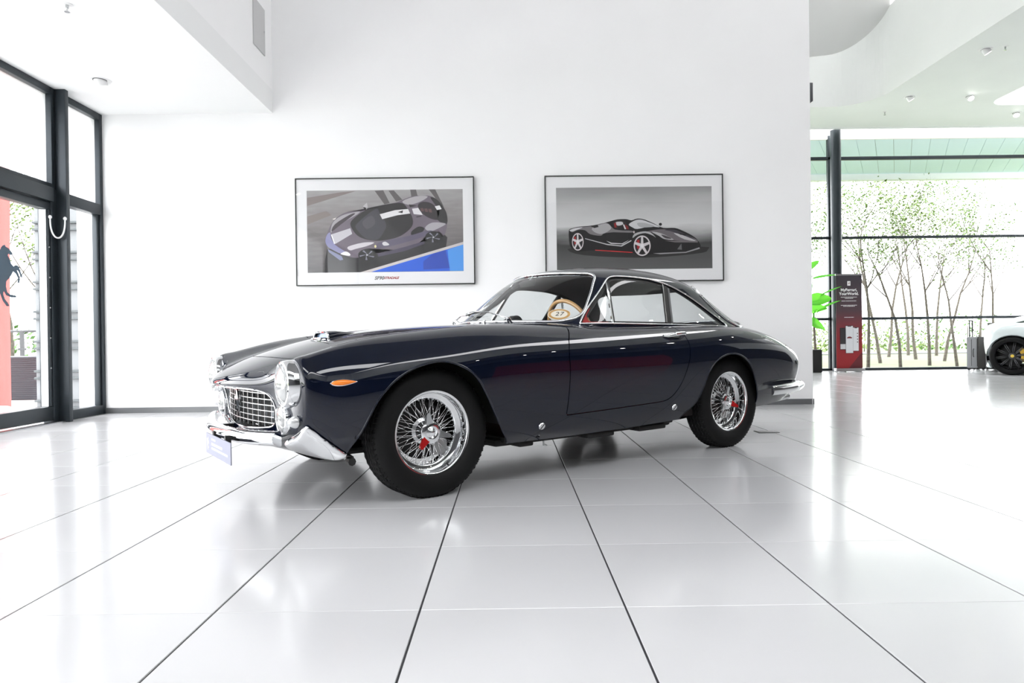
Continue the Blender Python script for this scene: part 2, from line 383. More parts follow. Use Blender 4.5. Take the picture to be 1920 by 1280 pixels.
nt = flag_m.node_tree; b_ = nt.nodes['Principled BSDF']; tr = nt.nodes.new('ShaderNodeBsdfTranslucent'); tr.inputs[0].default_value = (.42,.10,.09,1); mx = nt.nodes.new('ShaderNodeMixShader'); mx.inputs[0].default_value = .5
nt.links.new(b_.outputs[0], mx.inputs[1]); nt.links.new(tr.outputs[0], mx.inputs[2]); nt.links.new(mx.outputs[0], nt.nodes['Material Output'].inputs[0])
V=[];F=[]; nu, nv = 40, 24
for i in range(nu+1):
    for j in range(nv+1):
        s, t = i/nu, j/nv; V.append((-8.2+1.62*s, 9.0+.10*math.sin(s*9.5)+.03*math.sin(s*23+t*3), -.14+3.6*t))
for i in range(nu):
    for j in range(nv): a=i*(nv+1)+j; F.append((a,a+nv+1,a+nv+2,a+1))
fl = empty('banner_flag', (-7.4,9.0,0)); tag(fl, 'tall pinkish red banner hanging outside the glass door', 'banner')
o = mesh('cloth', V, F, flag_m, fl, True); o.location = (7.4,-9.0,0)
MB().box((-.8,-.14,-.16),(.8,.14,-.13)).build('hem_bar', M('dark_red_hem',(.35,.05,.04),.6), fl)

# trees
bark_m = noise_col(M('bark',(.2,.17,.13),.9), (.05,.042,.034), (.10,.088,.07), 14, 4)
def leafmat(k):
    c = [(.07,.15,.02),(.10,.16,.03),(.05,.12,.02)][k]
    return M('leaf_green_%s' % ('light','pale','mid')[k], c, .6)
def tree(x, y, h, seed, label, leaves=700, lean=0., mat=0, spread=.55, zb=-.22, group='bare spring trees outside the far windows'):
    rnd = random.Random(seed); t = empty('tree', (x,y,zb)); tag(t, label, 'tree', group)
    segs = []; tips = []
    def grow(p, d, L, r, lev):
        pts=[p]; n=5; q=Vector(p); dd=Vector(d)
        for i in range(n):
            dd = (dd+Vector((rnd.uniform(-.13,.13),rnd.uniform(-.13,.13),rnd.uniform(-.02,.10)))).normalized(); q = q+dd*(L/n); pts.append(tuple(q))
            if lev < 3 and i >= (2 if lev == 0 else 1):
                for _ in range(2 if lev < 2 else 1):
                    a = rnd.uniform(0,6.28); up = rnd.uniform(.25,.8)
                    nd = (dd*up+Vector((math.cos(a),math.sin(a),.35))*spread).normalized()
                    grow(tuple(q), nd, L*rnd.uniform(.38,.58), r*(1-.13*i)*.5, lev+1)
        segs.append((pts,[r*(1-.75*i/n) for i in range(n+1)],6 if lev<2 else 4))
        if lev >= 2: tips.extend(pts[1:])
    grow((0,0,0),(lean,0,1),h*.62,h*.007+.010,0)
    mb=MB()
    for p,r,n in segs: mb.tube(p,r,n,cap=False)
    mb.build('trunk', bark_m, t, True)
    V=[];F=[]
    for k in range(leaves*2):
        p=Vector(rnd.choice(tips))+Vector((rnd.gauss(0,.12),rnd.gauss(0,.12),rnd.gauss(0,.12))); s=rnd.uniform(.03,.06)
        a=Vector((rnd.uniform(-1,1),rnd.uniform(-1,1),rnd.uniform(-1,1))).normalized(); b=a.orthogonal().normalized(); c=a.cross(b)
        i=len(V); V+= [tuple(p-b*s),tuple(p+c*s*.5),tuple(p+b*s),tuple(p-c*s*.5)]; F.append((i,i+1,i+2,i+3))
    tag(mesh('foliage', V, F, leafmat(mat), t), kind='stuff')
for i,(px,y,h,ln,lf,mt,lab) in enumerate([
    (1632,20,6.3,.05,500,1,'slim tree just right of the roll-up banner outside'),
    (1655,23,7.2,-.04,600,0,'tall tree second from the banner outside the far window'),
    (1693,19,5.6,.06,420,1,'leaning tree in the middle of the far window'),
    (1722,26,7.6,-.05,700,2,'tree with pale leaves left of the window centre, further back'),
    (1748,21,6.2,.04,350,1,'nearly bare tree outside left of the suitcases'),
    (1776,24,6.6,.07,420,0,'bare forked tree just left of the suitcases'),
    (1800,20,5.4,-.09,260,1,'bare thin tree directly behind the suitcases outside'),
    (1845,27,6.5,.03,300,2,'bare tree behind the second suitcase handle'),
    (1612,28,7.8,.0,700,0,'tall tree behind the roll-up banner outside'),
    (1671,29,8.2,.03,800,1,'tall thin tree between two nearer trees left of window centre'),
    (1708,31,8.6,-.02,800,0,'tall background tree just left of the window centre'),
    (1761,30,8.0,.0,700,1,'tall background tree right of the window centre'),
    (1870,22,6.0,-.05,400,0,'slim tree at the right picture edge above the white car'),
    (1536,19,5.0,.02,500,0,'leafy tree behind the potted plant outside')]):
    tree((px-957)/1269*y, y, h, 11+i*7, lab, lf, ln, mt)
tree(-10.6,15.2,5.6,77,'bare birch outside behind the red banner',500,.05,1,.6,-.22,'trees outside the glass door')
tree(-13.5,18.5,6.4,78,'bushier tree further back outside the glass door',900,-.05,1,.6,-.22,'trees outside the glass door')
def bush(x,y,s,seed,label):
    rnd=random.Random(seed); t=empty('shrub',(x,y,-.22)); tag(t,label,'shrub','low shrubs beyond the lawn')
    V=[];F=[]
    for k in range(900):
        a=rnd.uniform(0,6.28); r=s*math.sqrt(rnd.random()); z=rnd.random()*s*.8*(1-.5*(r/s)**2); p=Vector((r*math.cos(a)*1.8,r*math.sin(a),z+.05)); q=rnd.uniform(.06,.13)
        n=Vector((rnd.uniform(-1,1),rnd.uniform(-1,1),rnd.uniform(-1,1))).normalized(); b=n.orthogonal().normalized(); c=n.cross(b)
        i=len(V); V+=[tuple(p-b*q),tuple(p+c*q*.6),tuple(p+b*q),tuple(p-c*q*.6)]; F.append((i,i+1,i+2,i+3))
    tag(mesh('foliage',V,F,leafmat(seed%3),t),kind='stuff'); MB().tube([(0,0,0),(.05,0,s*.5)],.03).build('stem',bark_m,t)
for i,(x,y,s,lab) in enumerate([(20,38,2.4,'leftmost round shrub across the road outside'),(26.5,39,2.8,'broad shrub across the road, in the window centre'),(33,38,2.3,'shrub across the road behind the suitcases'),(15.5,38,2.4,'shrub across the road behind the roll-up banner'),(-19,26,2.4,'dense shrub far outside the glass door')]): bush(x,y,s,31+i,lab)

# ------------------------------------------------------------------ fittings of the room
def spotlight(x, y, z, label, tilt=(.35,-.5), lit=12., group='ceiling spotlights'):
    t = empty('ceiling_spotlight', (x,y,z)); tag(t, label, 'spotlight', group)
    MB().lathe([(.062,0),(.075,-.004),(.098,-.006),(.102,0)],(0,0,0),(0,0,1),32).build('trim_ring', white_m, t, True, 40)
    MB().lathe([(0,.0),(.062,0),(.062,-.003),(.05,-.003),(0,-.003)],(0,0,0),(0,0,1),24).build('recess', M('recess_dark',(.02,.02,.02),.6), t)
    d = Vector((tilt[0],tilt[1],-1)).normalized()
    MB().lathe([(.0,-.03),(.052,-.03),(.055,.02),(.055,.065),(.050,.068),(.047,.06),(.0,.058)],(0,0,0),d,28).build('housing', white_m, t, True, 40)
    MB().lathe([(0,.062),(.046,.0605)],(0,0,0),d,24).build('lens', emit('lamp_lens_%g' % lit,(1,.97,.92),lit), t)
    return t
spotlight(-3.962,6.638,3.36,'white spotlight in the low ceiling above the glass door',(.25,.25),3.)
spotlight(7.331,10.312,5.1,'nearest spotlight in the gallery ceiling, top right',(.6,-.1),14.)
spotlight(7.371,12.346,5.1,'spotlight in the gallery ceiling nearest the white wall end',(.6,-.1),10.)
spotlight(8.480,12.353,5.1,'bright spotlight facing left of the white ceiling opening',(.0,-.8),25.)
spotlight(10.055,13.314,5.1,'spotlight near the far window at the right picture edge',(-.3,-.6),20.)
for k,(x,y) in enumerate([(-3.6,3.6),(-3.6,1.2)]): spotlight(x,y,3.36,'spotlight in the low ceiling outside the picture, %s' % ('nearer the door','behind the viewer')[k],(.4,.1),14.)
for k,(x,y) in enumerate([(7.6,7.6),(7.6,5.2),(7.6,2.8),(7.6,.4),(8.5,6.4),(8.5,4.0),(8.5,1.6),(8.5,-1.)]): spotlight(x,y,5.1,'spotlight in the gallery ceiling outside the picture',(-.5,0),60.,'gallery spotlights out of view')
def sprinkler(x,y,z,label):
    t=empty('sprinkler_head',(x,y,z)); tag(t,label,'sprinkler','ceiling sprinklers')
    MB().lathe([(0,0),(.04,0),(.038,-.006),(0,-.008)],(0,0,0),(0,0,1),20).build('rosette',white_m,t,True,40)
    MB().lathe([(.012,-.006),(.012,-.03),(.006,-.035),(.006,-.055),(.02,-.057),(.02,-.06),(0,-.06)],(0,0,0),(0,0,1),16).build('nozzle',chrome2_m,t,True,40)
sprinkler(-3.313,5.153,3.36,'sprinkler in the low ceiling at the top left')
sprinkler(7.37,13.15,5.1,'sprinkler beside the rounded ceiling edge'); sprinkler(7.55,10.2,5.1,'sprinkler beside the nearest gallery spotlight')
vp = empty('access_panel',(-2.63,7.25,4.15)); tag(vp,'flat grey access panel on the bulkhead above the low ceiling','panel')
pan_m=M('panel_grey',(.55,.55,.55),.6)
MB().bbox((0,-.165,-.25),(.012,.165,.25),.003).build('plate',pan_m,vp); MB().bbox((.012,.13,-.01),(.018,.145,.01),.002).build('catch',steel_m,vp)
sp = empty('wall_speaker',(3.44,7.75,3.54)); tag(sp,'small dark wall speaker on the end of the white wall','speaker')
MB().bbox((0,-.08,-.105),(.045,.08,.105),.006).build('cabinet',M('speaker_grey',(.06,.065,.07),.5),sp,True,30); MB().bbox((.045,-.065,-.09),(.05,.065,.09),.002).build('grille',M('speaker_mesh',(.16,.17,.17),.6),sp)
fs = empty('floor_socket',(2.09,5.50,0)); tag(fs,'flush square floor socket lid behind the rear wheel','socket')
MB().box((-.085,-.06,0),(.085,.06,.0025)).build('rim',M('socket_rim',(.03,.03,.03),.5),fs); MB().box((-.072,-.048,.0025),(.08,.055,.004)).build('lid',M('socket_lid',(.5,.5,.5),.4),fs)
# cord loop on the fin mullion
lp = empty('cord_loop',(-4.50,6.80,2.05)); tag(lp,'white cord loop tied to the dark post of the glass front','cord')
pts=[(-.0415*math.cos(a),-.05*math.cos(a)-.002,-.20*math.sin(a)**.75) for a in np.linspace(0,math.pi,21)]
MB().tube(pts,.008,8).build('cord',white_m,lp,True)
for p in (pts[0],pts[-1]): MB().lathe([(0,-.018),(.013,-.012),(.018,0),(.013,.014),(0,.022)],p,(0,0,1),12).build('knot',white_m,lp,True)
# horse emblem on the door glass
def dpt(X,Y): px=X*.367; py=360+Y*.367; return (XL+.0075, 6.154+px*.0071, .788+(648-py)/1269*6.3)
horse=[(20,283),(24,292),(38,298),(46,308),(56,320),(55,328),(46,330),(36,326),(33,334),(42,352),(48,372),(60,386),(66,380),(80,378),(88,388),(95,408),(104,432),(99,440),(90,424),(84,408),(76,402),(86,426),(91,448),(86,472),(78,464),(82,446),(72,424),(58,412),(50,430),(36,452),(24,466),(22,492),(28,520),(40,530),(72,534),(72,543),(46,545),(22,536),(12,516),(8,530),(16,556),(30,574),(38,590),(24,591),(6,566),(-6,530),(-14,500),(-30,480),(-44,500),(-66,520),(-60,560),(-50,596),(-62,606),(-76,560),(-84,520),(-78,492),(-96,470),(-120,400),(-150,360),(-152,320),(-130,340),(-108,390),(-92,440),(-78,420),(-56,408),(-34,404),(-18,372),(-10,330),(2,300),(10,288)]
tag(MB().prism([dpt(*p) for p in horse],(.0012,0,0)).build('horse_emblem',M('emblem_blue',(.05,.09,.13),.5)),'dark prancing horse emblem on the glass door','emblem')
# ================================================================== the blue coupe
# car frame: u rearwards from the front axle, v to the car's left, w up
car = empty('sports_coupe', (-.83471, 3.99502, 0), R(36.05))
tag(car, 'dark navy classic two-door coupe with wire wheels and chrome trim', 'car')
def cv(P): P=np.asarray(P,float).copy(); P[...,1]*=-1; return P
class CB(MB):
    """mesh builder that takes (u,v,w)"""
    def build(s, name, mat, parent=None, smooth=True, auto=40, **k):
        return mesh(name, cv(s.v), [f[::-1] for f in s.f], mat, parent or car, smooth, mi=(s.m if isinstance(mat,(list,tuple)) else None), auto=auto, **k)
BODY=[
[(-0.835,0,0.562),(-0.822,0.14,0.562),(-0.788,0.27,0.56),(-0.738,0.38,0.553),(-0.7,0.435,0.53),(-0.68,0.455,0.48),(-0.672,0.445,0.42),(-0.675,0.4,0.378),(-0.695,0.28,0.362),(-0.715,0.14,0.352),(-0.725,0,0.35)],
[(-0.84,0,0.585),(-0.828,0.15,0.585),(-0.785,0.29,0.583),(-0.728,0.42,0.578),(-0.695,0.5,0.555),(-0.672,0.52,0.49),(-0.665,0.51,0.41),(-0.668,0.45,0.345),(-0.69,0.3,0.325),(-0.71,0.15,0.318),(-0.715,0,0.315)],
[(-0.785,0,0.63),(-0.775,0.17,0.63),(-0.745,0.32,0.627),(-0.695,0.47,0.63),(-0.678,0.655,0.698),(-0.675,0.738,0.655),(-0.67,0.758,0.58),(-0.66,0.735,0.46),(-0.655,0.64,0.345),(-0.67,0.33,0.275),(-0.68,0,0.262)],
[(-0.62,0,0.705),(-0.615,0.17,0.703),(-0.61,0.33,0.69),(-0.605,0.48,0.678),(-0.6,0.65,0.725),(-0.6,0.735,0.69),(-0.6,0.785,0.61),(-0.59,0.785,0.5),(-0.575,0.76,0.385),(-0.55,0.69,0.29),(-0.53,0.6,0.245)],
[(-0.45,0,0.758),(-0.45,0.17,0.755),(-0.45,0.33,0.74),(-0.45,0.47,0.725),(-0.45,0.625,0.767),(-0.45,0.73,0.735),(-0.45,0.8,0.655),(-0.45,0.825,0.535),(-0.45,0.809,0.4),(-0.45,0.771,0.31),(-0.45,0.731,0.255)],
[(-0.25,0,0.808),(-0.25,0.17,0.805),(-0.25,0.33,0.79),(-0.25,0.46,0.776),(-0.25,0.6,0.808),(-0.25,0.72,0.777),(-0.25,0.808,0.7),(-0.25,0.845,0.575),(-0.25,0.83,0.43),(-0.25,0.805,0.33),(-0.25,0.785,0.26)],
[(0.05,0,0.85),(0.05,0.17,0.847),(0.05,0.33,0.833),(0.05,0.46,0.818),(0.05,0.595,0.842),(0.05,0.72,0.81),(0.05,0.81,0.735),(0.05,0.86,0.615),(0.05,0.851,0.45),(0.05,0.823,0.32),(0.05,0.793,0.24)],
[(0.4,0,0.874),(0.4,0.17,0.871),(0.4,0.33,0.86),(0.4,0.46,0.85),(0.4,0.6,0.87),(0.4,0.725,0.838),(0.4,0.818,0.762),(0.4,0.866,0.645),(0.4,0.856,0.46),(0.4,0.823,0.31),(0.4,0.778,0.225)],
[(0.8,0,0.886),(0.8,0.17,0.885),(0.8,0.33,0.882),(0.8,0.47,0.878),(0.8,0.61,0.874),(0.8,0.728,0.84),(0.8,0.825,0.762),(0.8,0.87,0.645),(0.8,0.858,0.46),(0.8,0.823,0.31),(0.8,0.773,0.222)],
[(1.25,0,0.886),(1.25,0.17,0.886),(1.25,0.33,0.884),(1.25,0.47,0.88),(1.25,0.62,0.873),(1.25,0.732,0.843),(1.25,0.828,0.765),(1.25,0.872,0.645),(1.25,0.858,0.46),(1.25,0.823,0.315),(1.25,0.773,0.225)],
[(1.7,0,0.89),(1.7,0.17,0.89),(1.7,0.33,0.888),(1.7,0.47,0.882),(1.7,0.62,0.873),(1.7,0.735,0.848),(1.7,0.83,0.772),(1.7,0.875,0.65),(1.7,0.86,0.46),(1.7,0.823,0.32),(1.7,0.773,0.235)],
[(2.1,0,0.9),(2.1,0.17,0.9),(2.1,0.33,0.895),(2.1,0.47,0.885),(2.1,0.61,0.873),(2.1,0.735,0.853),(2.1,0.835,0.782),(2.1,0.878,0.66),(2.1,0.86,0.47),(2.1,0.823,0.33),(2.1,0.778,0.25)],
[(2.45,0,0.91),(2.45,0.17,0.908),(2.45,0.33,0.9),(2.45,0.46,0.886),(2.45,0.6,0.87),(2.45,0.735,0.847),(2.45,0.832,0.78),(2.45,0.873,0.665),(2.45,0.858,0.48),(2.45,0.826,0.335),(2.45,0.778,0.255)],
[(2.8,0,0.905),(2.8,0.17,0.902),(2.8,0.33,0.892),(2.8,0.46,0.876),(2.8,0.58,0.855),(2.8,0.71,0.825),(2.8,0.815,0.76),(2.8,0.862,0.655),(2.8,0.844,0.48),(2.8,0.808,0.345),(2.8,0.758,0.265)],
[(3.1,0,0.86),(3.1,0.17,0.857),(3.1,0.33,0.845),(3.1,0.46,0.825),(3.1,0.57,0.798),(3.1,0.685,0.762),(3.1,0.785,0.7),(3.1,0.83,0.615),(3.1,0.817,0.47),(3.1,0.777,0.35),(3.1,0.727,0.285)],
[(3.33,0,0.785),(3.33,0.17,0.783),(3.33,0.33,0.772),(3.327,0.45,0.755),(3.32,0.56,0.733),(3.298,0.66,0.7),(3.276,0.74,0.645),(3.258,0.785,0.575),(3.247,0.772,0.46),(3.235,0.732,0.37),(3.217,0.677,0.315)],
[(3.46,0,0.72),(3.455,0.17,0.72),(3.44,0.32,0.715),(3.406,0.44,0.708),(3.36,0.545,0.695),(3.292,0.64,0.665),(3.232,0.705,0.615),(3.186,0.73,0.555),(3.152,0.715,0.465),(3.123,0.675,0.395),(3.097,0.61,0.355)],
[(3.485,0,0.668),(3.48,0.16,0.668),(3.463,0.31,0.663),(3.43,0.42,0.656),(3.378,0.51,0.642),(3.308,0.58,0.618),(3.245,0.625,0.58),(3.19,0.64,0.535),(3.15,0.625,0.465),(3.12,0.585,0.415),(3.095,0.52,0.385)],
]
CAB=[
[(.72,0,.865),(.735,.15,.865),(.785,.29,.863),(.86,.42,.860),(.95,.53,.855),(1.0,.62,.845),(1.03,.665,.84),(1.05,.69,.835),(1.06,.70,.82),(1.06,.70,.80)],
[(.80,0,.925),(.815,.15,.925),(.86,.29,.922),(.935,.42,.915),(1.03,.535,.905),(1.075,.62,.89),(1.10,.66,.875),(1.12,.685,.865),(1.12,.70,.85),(1.12,.70,.81)],
[(1.00,0,1.075),(1.015,.15,1.073),(1.055,.28,1.067),(1.115,.40,1.055),(1.20,.505,1.035),(1.25,.59,1.005),(1.27,.635,.96),(1.28,.672,.91),(1.28,.70,.86),(1.28,.70,.81)],
[(1.20,0,1.205),(1.212,.15,1.202),(1.245,.27,1.194),(1.29,.385,1.18),(1.355,.475,1.155),(1.40,.55,1.115),(1.42,.605,1.035),(1.43,.655,.95),(1.43,.70,.865),(1.43,.70,.81)],
[(1.40,0,1.265),(1.41,.15,1.261),(1.43,.27,1.251),(1.46,.38,1.235),(1.50,.47,1.208),(1.53,.545,1.16),(1.55,.60,1.065),(1.56,.652,.96),(1.56,.70,.866),(1.56,.70,.81)],
[(1.75,0,1.292),(1.75,.15,1.288),(1.75,.27,1.278),(1.75,.38,1.260),(1.75,.47,1.232),(1.75,.545,1.178),(1.75,.60,1.075),(1.75,.652,.965),(1.75,.70,.867),(1.75,.70,.81)],
[(2.10,0,1.280),(2.10,.15,1.276),(2.10,.27,1.264),(2.10,.38,1.243),(2.10,.47,1.212),(2.10,.545,1.160),(2.10,.60,1.062),(2.10,.652,.958),(2.10,.70,.865),(2.10,.70,.81)],
[(2.42,0,1.222),(2.42,.15,1.218),(2.42,.27,1.204),(2.41,.38,1.180),(2.39,.47,1.145),(2.37,.54,1.095),(2.37,.595,1.01),(2.36,.65,.93),(2.36,.70,.855),(2.36,.70,.80)],
[(2.72,0,1.110),(2.72,.15,1.105),(2.71,.27,1.088),(2.69,.38,1.056),(2.65,.47,1.015),(2.61,.54,.985),(2.58,.60,.925),(2.56,.655,.875),(2.55,.70,.83),(2.55,.70,.78)],
[(3.00,0,.983),(2.99,.15,.978),(2.97,.27,.963),(2.93,.38,.937),(2.87,.47,.905),(2.80,.55,.89),(2.75,.61,.858),(2.72,.66,.835),(2.70,.70,.80),(2.70,.70,.76)],
[(3.28,0,.875),(3.26,.15,.872),(3.22,.27,.862),(3.15,.38,.848),(3.06,.48,.83),(2.96,.57,.81),(2.88,.63,.80),(2.83,.67,.78),(2.80,.69,.76),(2.80,.69,.72)],
[(3.36,0,.825),(3.34,.15,.822),(3.30,.27,.815),(3.22,.38,.80),(3.12,.48,.78),(3.01,.57,.765),(2.92,.63,.755),(2.86,.67,.74),(2.83,.69,.72),(2.83,.69,.70)],
]

def bas(n,m):
    """uniform cubic B-spline basis, n data, m samples; phantom ends appended (n+2 controls)"""
    x=np.linspace(0,n-1,m); k=np.minimum(x.astype(int),n-2); t=x-k
    B=np.zeros((m,n+2)); r=np.arange(m)
    B[r,k]=(1-t)**3/6; B[r,k+1]=(3*t**3-6*t**2+4)/6; B[r,k+2]=(-3*t**3+3*t**2+3*t+1)/6; B[r,k+3]=t**3/6
    return B
def padT(P):
    a=P[:,1:2].copy(); a[...,1]*=-1
    b=2*P[:,-1:]-P[:,-2:-1]
    return np.concatenate([a,P,b],1)
def padS(P): return np.concatenate([2*P[:1]-P[1:2],P,2*P[-1:]-P[-2:-1]],0)
def evalp(P,ns,nt):
    Q=padT(padS(P)); return np.einsum('ai,bj,ijc->abc',bas(P.shape[0],ns),bas(P.shape[1],nt),Q)
def fit(D,it=2,damp=.8):
    D=np.array(D,float);P=D.copy()
    for _ in range(it): P=P+damp*(D-evalp(P,D.shape[0],D.shape[1]))
    return P
def surface(D,ns,nt): return evalp(fit(D),ns,nt)

def full_grid(D, ns, nt):
    S = surface(D, ns, nt)
    L = S[:, ::-1].copy(); L[..., 1] *= -1
    G = np.concatenate([L[:, :-1], S], 1)
    du = np.gradient(G, axis=0); dt = np.gradient(G, axis=1)
    N = np.cross(du, dt); N /= np.linalg.norm(N, axis=-1, keepdims=True) + 1e-12
    n, m = G.shape[:2]
    # outward: up at the centre line of the roof or bonnet
    if N[n//2, m//2, 2] < 0: N = -N
    idx = np.arange(n*m).reshape(n, m)
    F = np.stack([idx[:-1,:-1], idx[1:,:-1], idx[1:,1:], idx[:-1,1:]], -1).reshape(-1, 4)
    return G.reshape(-1,3), N.reshape(-1,3), [tuple(f) for f in F.tolist()], G, N
def sdf(P, poly):
    P = np.asarray(P, float); A = np.asarray(poly, float); B = np.roll(A, -1, 0)
    d2 = np.full(len(P), 1e9); ins = np.zeros(len(P), bool)
    for a, b in zip(A, B):
        e = b-a; w = P-a; t = np.clip((w@e)/(e@e+1e-15), 0, 1); q = w-t[:,None]*e; d2 = np.minimum(d2, (q*q).sum(1))
        c = (a[1] > P[:,1]) != (b[1] > P[:,1])
        with np.errstate(divide='ignore', invalid='ignore'): x = (b[0]-a[0])*(P[:,1]-a[1])/(b[1]-a[1]+1e-15)+a[0]
        ins ^= c & (P[:,0] < x)
    d = np.sqrt(d2); d[ins] *= -1
    return d
def clip(V, N, F, f):
    """keep f>=0; returns V,N,F and the list of cut edges"""
    V = np.asarray(V); N = np.asarray(N); s = f >= 0
    nv, nn, nf, cut, ed = [], [], [], [], {}
    base = len(V)
    def cross(a, b):
        k = (a, b) if a < b else (b, a)
        if k not in ed:
            t = f[k[0]]/(f[k[0]]-f[k[1]]); ed[k] = base+len(nv)
            nv.append(V[k[0]]*(1-t)+V[k[1]]*t); n = N[k[0]]*(1-t)+N[k[1]]*t; nn.append(n/(np.linalg.norm(n)+1e-12))
        return ed[k]
    sl = s.tolist()
    for q in F:
        c = sum(sl[i] for i in q)
        if c == len(q): nf.append(q); continue
        if c == 0: continue
        out = []; ce = []
        for i in range(len(q)):
            a, b = q[i], q[(i+1) % len(q)]
            if sl[a]: out.append(a)
            if sl[a] != sl[b]: x = cross(a, b); out.append(x); ce.append(x)
        if len(out) >= 3: nf.append(tuple(out))
        if len(ce) == 2: cut.append((ce[0], ce[1]))
    V2 = np.concatenate([V, np.array(nv)]) if nv else V; N2 = np.concatenate([N, np.array(nn)]) if nn else N
    return V2, N2, nf, cut
def loops(cut):
    adj = {}
    for a, b in cut: adj.setdefault(a, []).append(b); adj.setdefault(b, []).append(a)
    seen, out = set(), []
    starts = [k for k, v in adj.items() if len(v) == 1] + list(adj)
    for s0 in starts:
        if s0 in seen: continue
        l = [s0]; seen.add(s0)
        while True:
            nx = [x for x in adj[l[-1]] if x not in seen]
            if not nx: break
            l.append(nx[0]); seen.add(nx[0])
        if len(l) > 3: out.append((l, s0 in adj[l[-1]] and len(l) > 3))
    return out
def shell(name, V, N, F, mat, parent=None, lips=(), lip=.012, lipdir=None):
    """link a clipped surface as an object with its own smooth normals; lips = cut edges that get a turned-in flange"""
    V = np.asarray(V); N = np.asarray(N); used = sorted({i for q in F for i in q}); mp = {k: i for i, k in enumerate(used)}
    VV = [V[i] for i in used]; NN = [N[i] for i in used]; FF = []
    for q in F:
        p = V[list(q)]; g = np.cross(p[1]-p[0], p[2]-p[0])
        if len(q) > 3: g = g + np.cross(p[2]-p[0], p[3]-p[0])
        FF.append(tuple(mp[i] for i in (q if g @ N[q[0]] >= 0 else q[::-1])))
    for a, b in lips:
        if a not in mp or b not in mp: continue
        k = len(VV)
        d = [(-N[i] if lipdir is None else lipdir(V[i], N[i])) for i in (a, b)]
        VV += [V[a], V[b], V[b]+d[1]*lip, V[a]+d[0]*lip]
        nf = np.cross(V[b]-V[a], d[0]); nf /= np.linalg.norm(nf)+1e-12
        NN += [nf]*4; FF.append((k, k+1, k+2, k+3))
    W = cv(VV); NM = cv(NN)
    FF = [f[::-1] for f in FF]
    o = mesh(name, W, FF, mat, parent or car, True)
    o.data.normals_split_custom_set_from_vertices([tuple(n) for n in NM])
    return o
def trim(name, V, cut, r, mat, parent=None, off=0., N=None, step=1, which=None, rings=8):
    mb = CB()
    for l, cl in loops(cut):
        P = np.array([V[i]+(N[i]*off if N is not None else 0) for i in l])
        if which is not None and not which(P): continue
        # drop near-duplicates, smooth a little
        keep = [0]
        for i in range(1, len(P)):
            if np.linalg.norm(P[i]-P[keep[-1]]) > .008: keep.append(i)
        P = P[keep]
        for _ in range(2):
            Q = P.copy()
            if cl: Q = .5*P+.25*(np.roll(P,1,0)+np.roll(P,-1,0))
            else: Q[1:-1] = .5*P[1:-1]+.25*(P[:-2]+P[2:])
            P = Q
        mb.tube(P, r, rings, closed=cl)
    return mb.build(name, mat, parent, True, None)

# outlines
ARCHF = smooth_poly([(-.455,.20),(-.448,.277),(-.395,.37),(-.335,.497),(-.287,.556),(-.23,.607),(-.137,.653),(-.028,.680),(.07,.675),(.185,.615),(.262,.51),(.318,.414),(.389,.305),(.443,.235),(.46,.15)],5,False)
ARCHF = np.vstack([ARCHF, [(.46,-.1),(-.455,-.1)]])
ARCHR = smooth_poly([(1.84,.20),(1.86,.275),(1.945,.336),(2.001,.445),(2.045,.551),(2.134,.628),(2.261,.664),(2.385,.654),(2.509,.588),(2.595,.473),(2.659,.359),(2.684,.292),(2.70,.22)],5,False)
ARCHR = np.vstack([ARCHR, [(2.70,-.1),(1.84,-.1)]])
DOOR = np.vstack([smooth_poly([(.817,.352),(1.2,.363),(1.49,.373),(1.60,.378),(1.66,.388),(1.72,.425),(1.78,.50),(1.831,.612),(1.857,.70),(1.862,.76),(1.855,.81),(1.84,.845)],6,False), [(1.84,1.0),(.93,1.0),(.93,.842),(.90,.815),(.86,.775),(.835,.73),(.822,.68)]])
HOOD = smooth_poly([(-.615,0),(-.61,.12),(-.595,.25),(-.565,.35),(-.52,.405),(-.45,.428),(-.2,.44),(.2,.462),(.5,.485),(.63,.48),(.685,.44),(.70,.36),(.695,.2),(.69,0)],6,False)
HOOD = np.vstack([HOOD, HOOD[::-1][1:-1]*[1,-1]])
COCK = np.array([(.80,0),(.84,.3),(.94,.5),(1.08,.64),(1.2,.672),(2.3,.672),(2.5,.64),(2.75,.52),(3.0,.40),(3.12,.25),(3.15,0)])
COCK = np.vstack([COCK, COCK[::-1][1:-1]*[1,-1]])
TRUNK = smooth_poly([(3.30,0),(3.28,.2),(3.27,.36),(3.30,.42),(3.40,.43),(3.49,.40),(3.515,.3),(3.52,0)],5,False)
TRUNK = np.vstack([TRUNK, TRUNK[::-1][1:-1]*[1,-1]])

V0, N0, F0, GB, NB = full_grid(BODY, 250, 130)
uw = lambda V: np.stack([V[:,0], V[:,2]], 1); uv = lambda V: V[:,:2]
def f_arch(V): return np.where(np.abs(V[:,1]) > .4, np.minimum(sdf(uw(V), ARCHF), sdf(uw(V), ARCHR)), .3)
def f_door(V, left=None):
    d = sdf(uw(V), DOOR); ok = np.abs(V[:,1]) > .64
    return np.where(ok, d, np.maximum(d, .02))
def f_hood(V): return np.where(V[:,2] > .5, sdf(uv(V), HOOD), .3)
def f_trunk(V): return np.where(V[:,2] > .55, sdf(uv(V), TRUNK), .3)
def f_cock(V): return np.where(V[:,2] > .70, sdf(uv(V), COCK), .3)
GAP = .0028
V, N, F, c1 = clip(V0, N0, F0, f_arch(V0))
Va, Na, Fa, ca = V, N, F, c1
V, N, F, c2 = clip(V, N, F, f_cock(V))
V, N, F, c3 = clip(V, N, F, f_hood(V)-GAP)
V, N, F, c4 = clip(V, N, F, f_trunk(V)-GAP)
V, N, F, c5 = clip(V, N, F, f_door(V)-GAP)
used = {i for q in F for i in q}
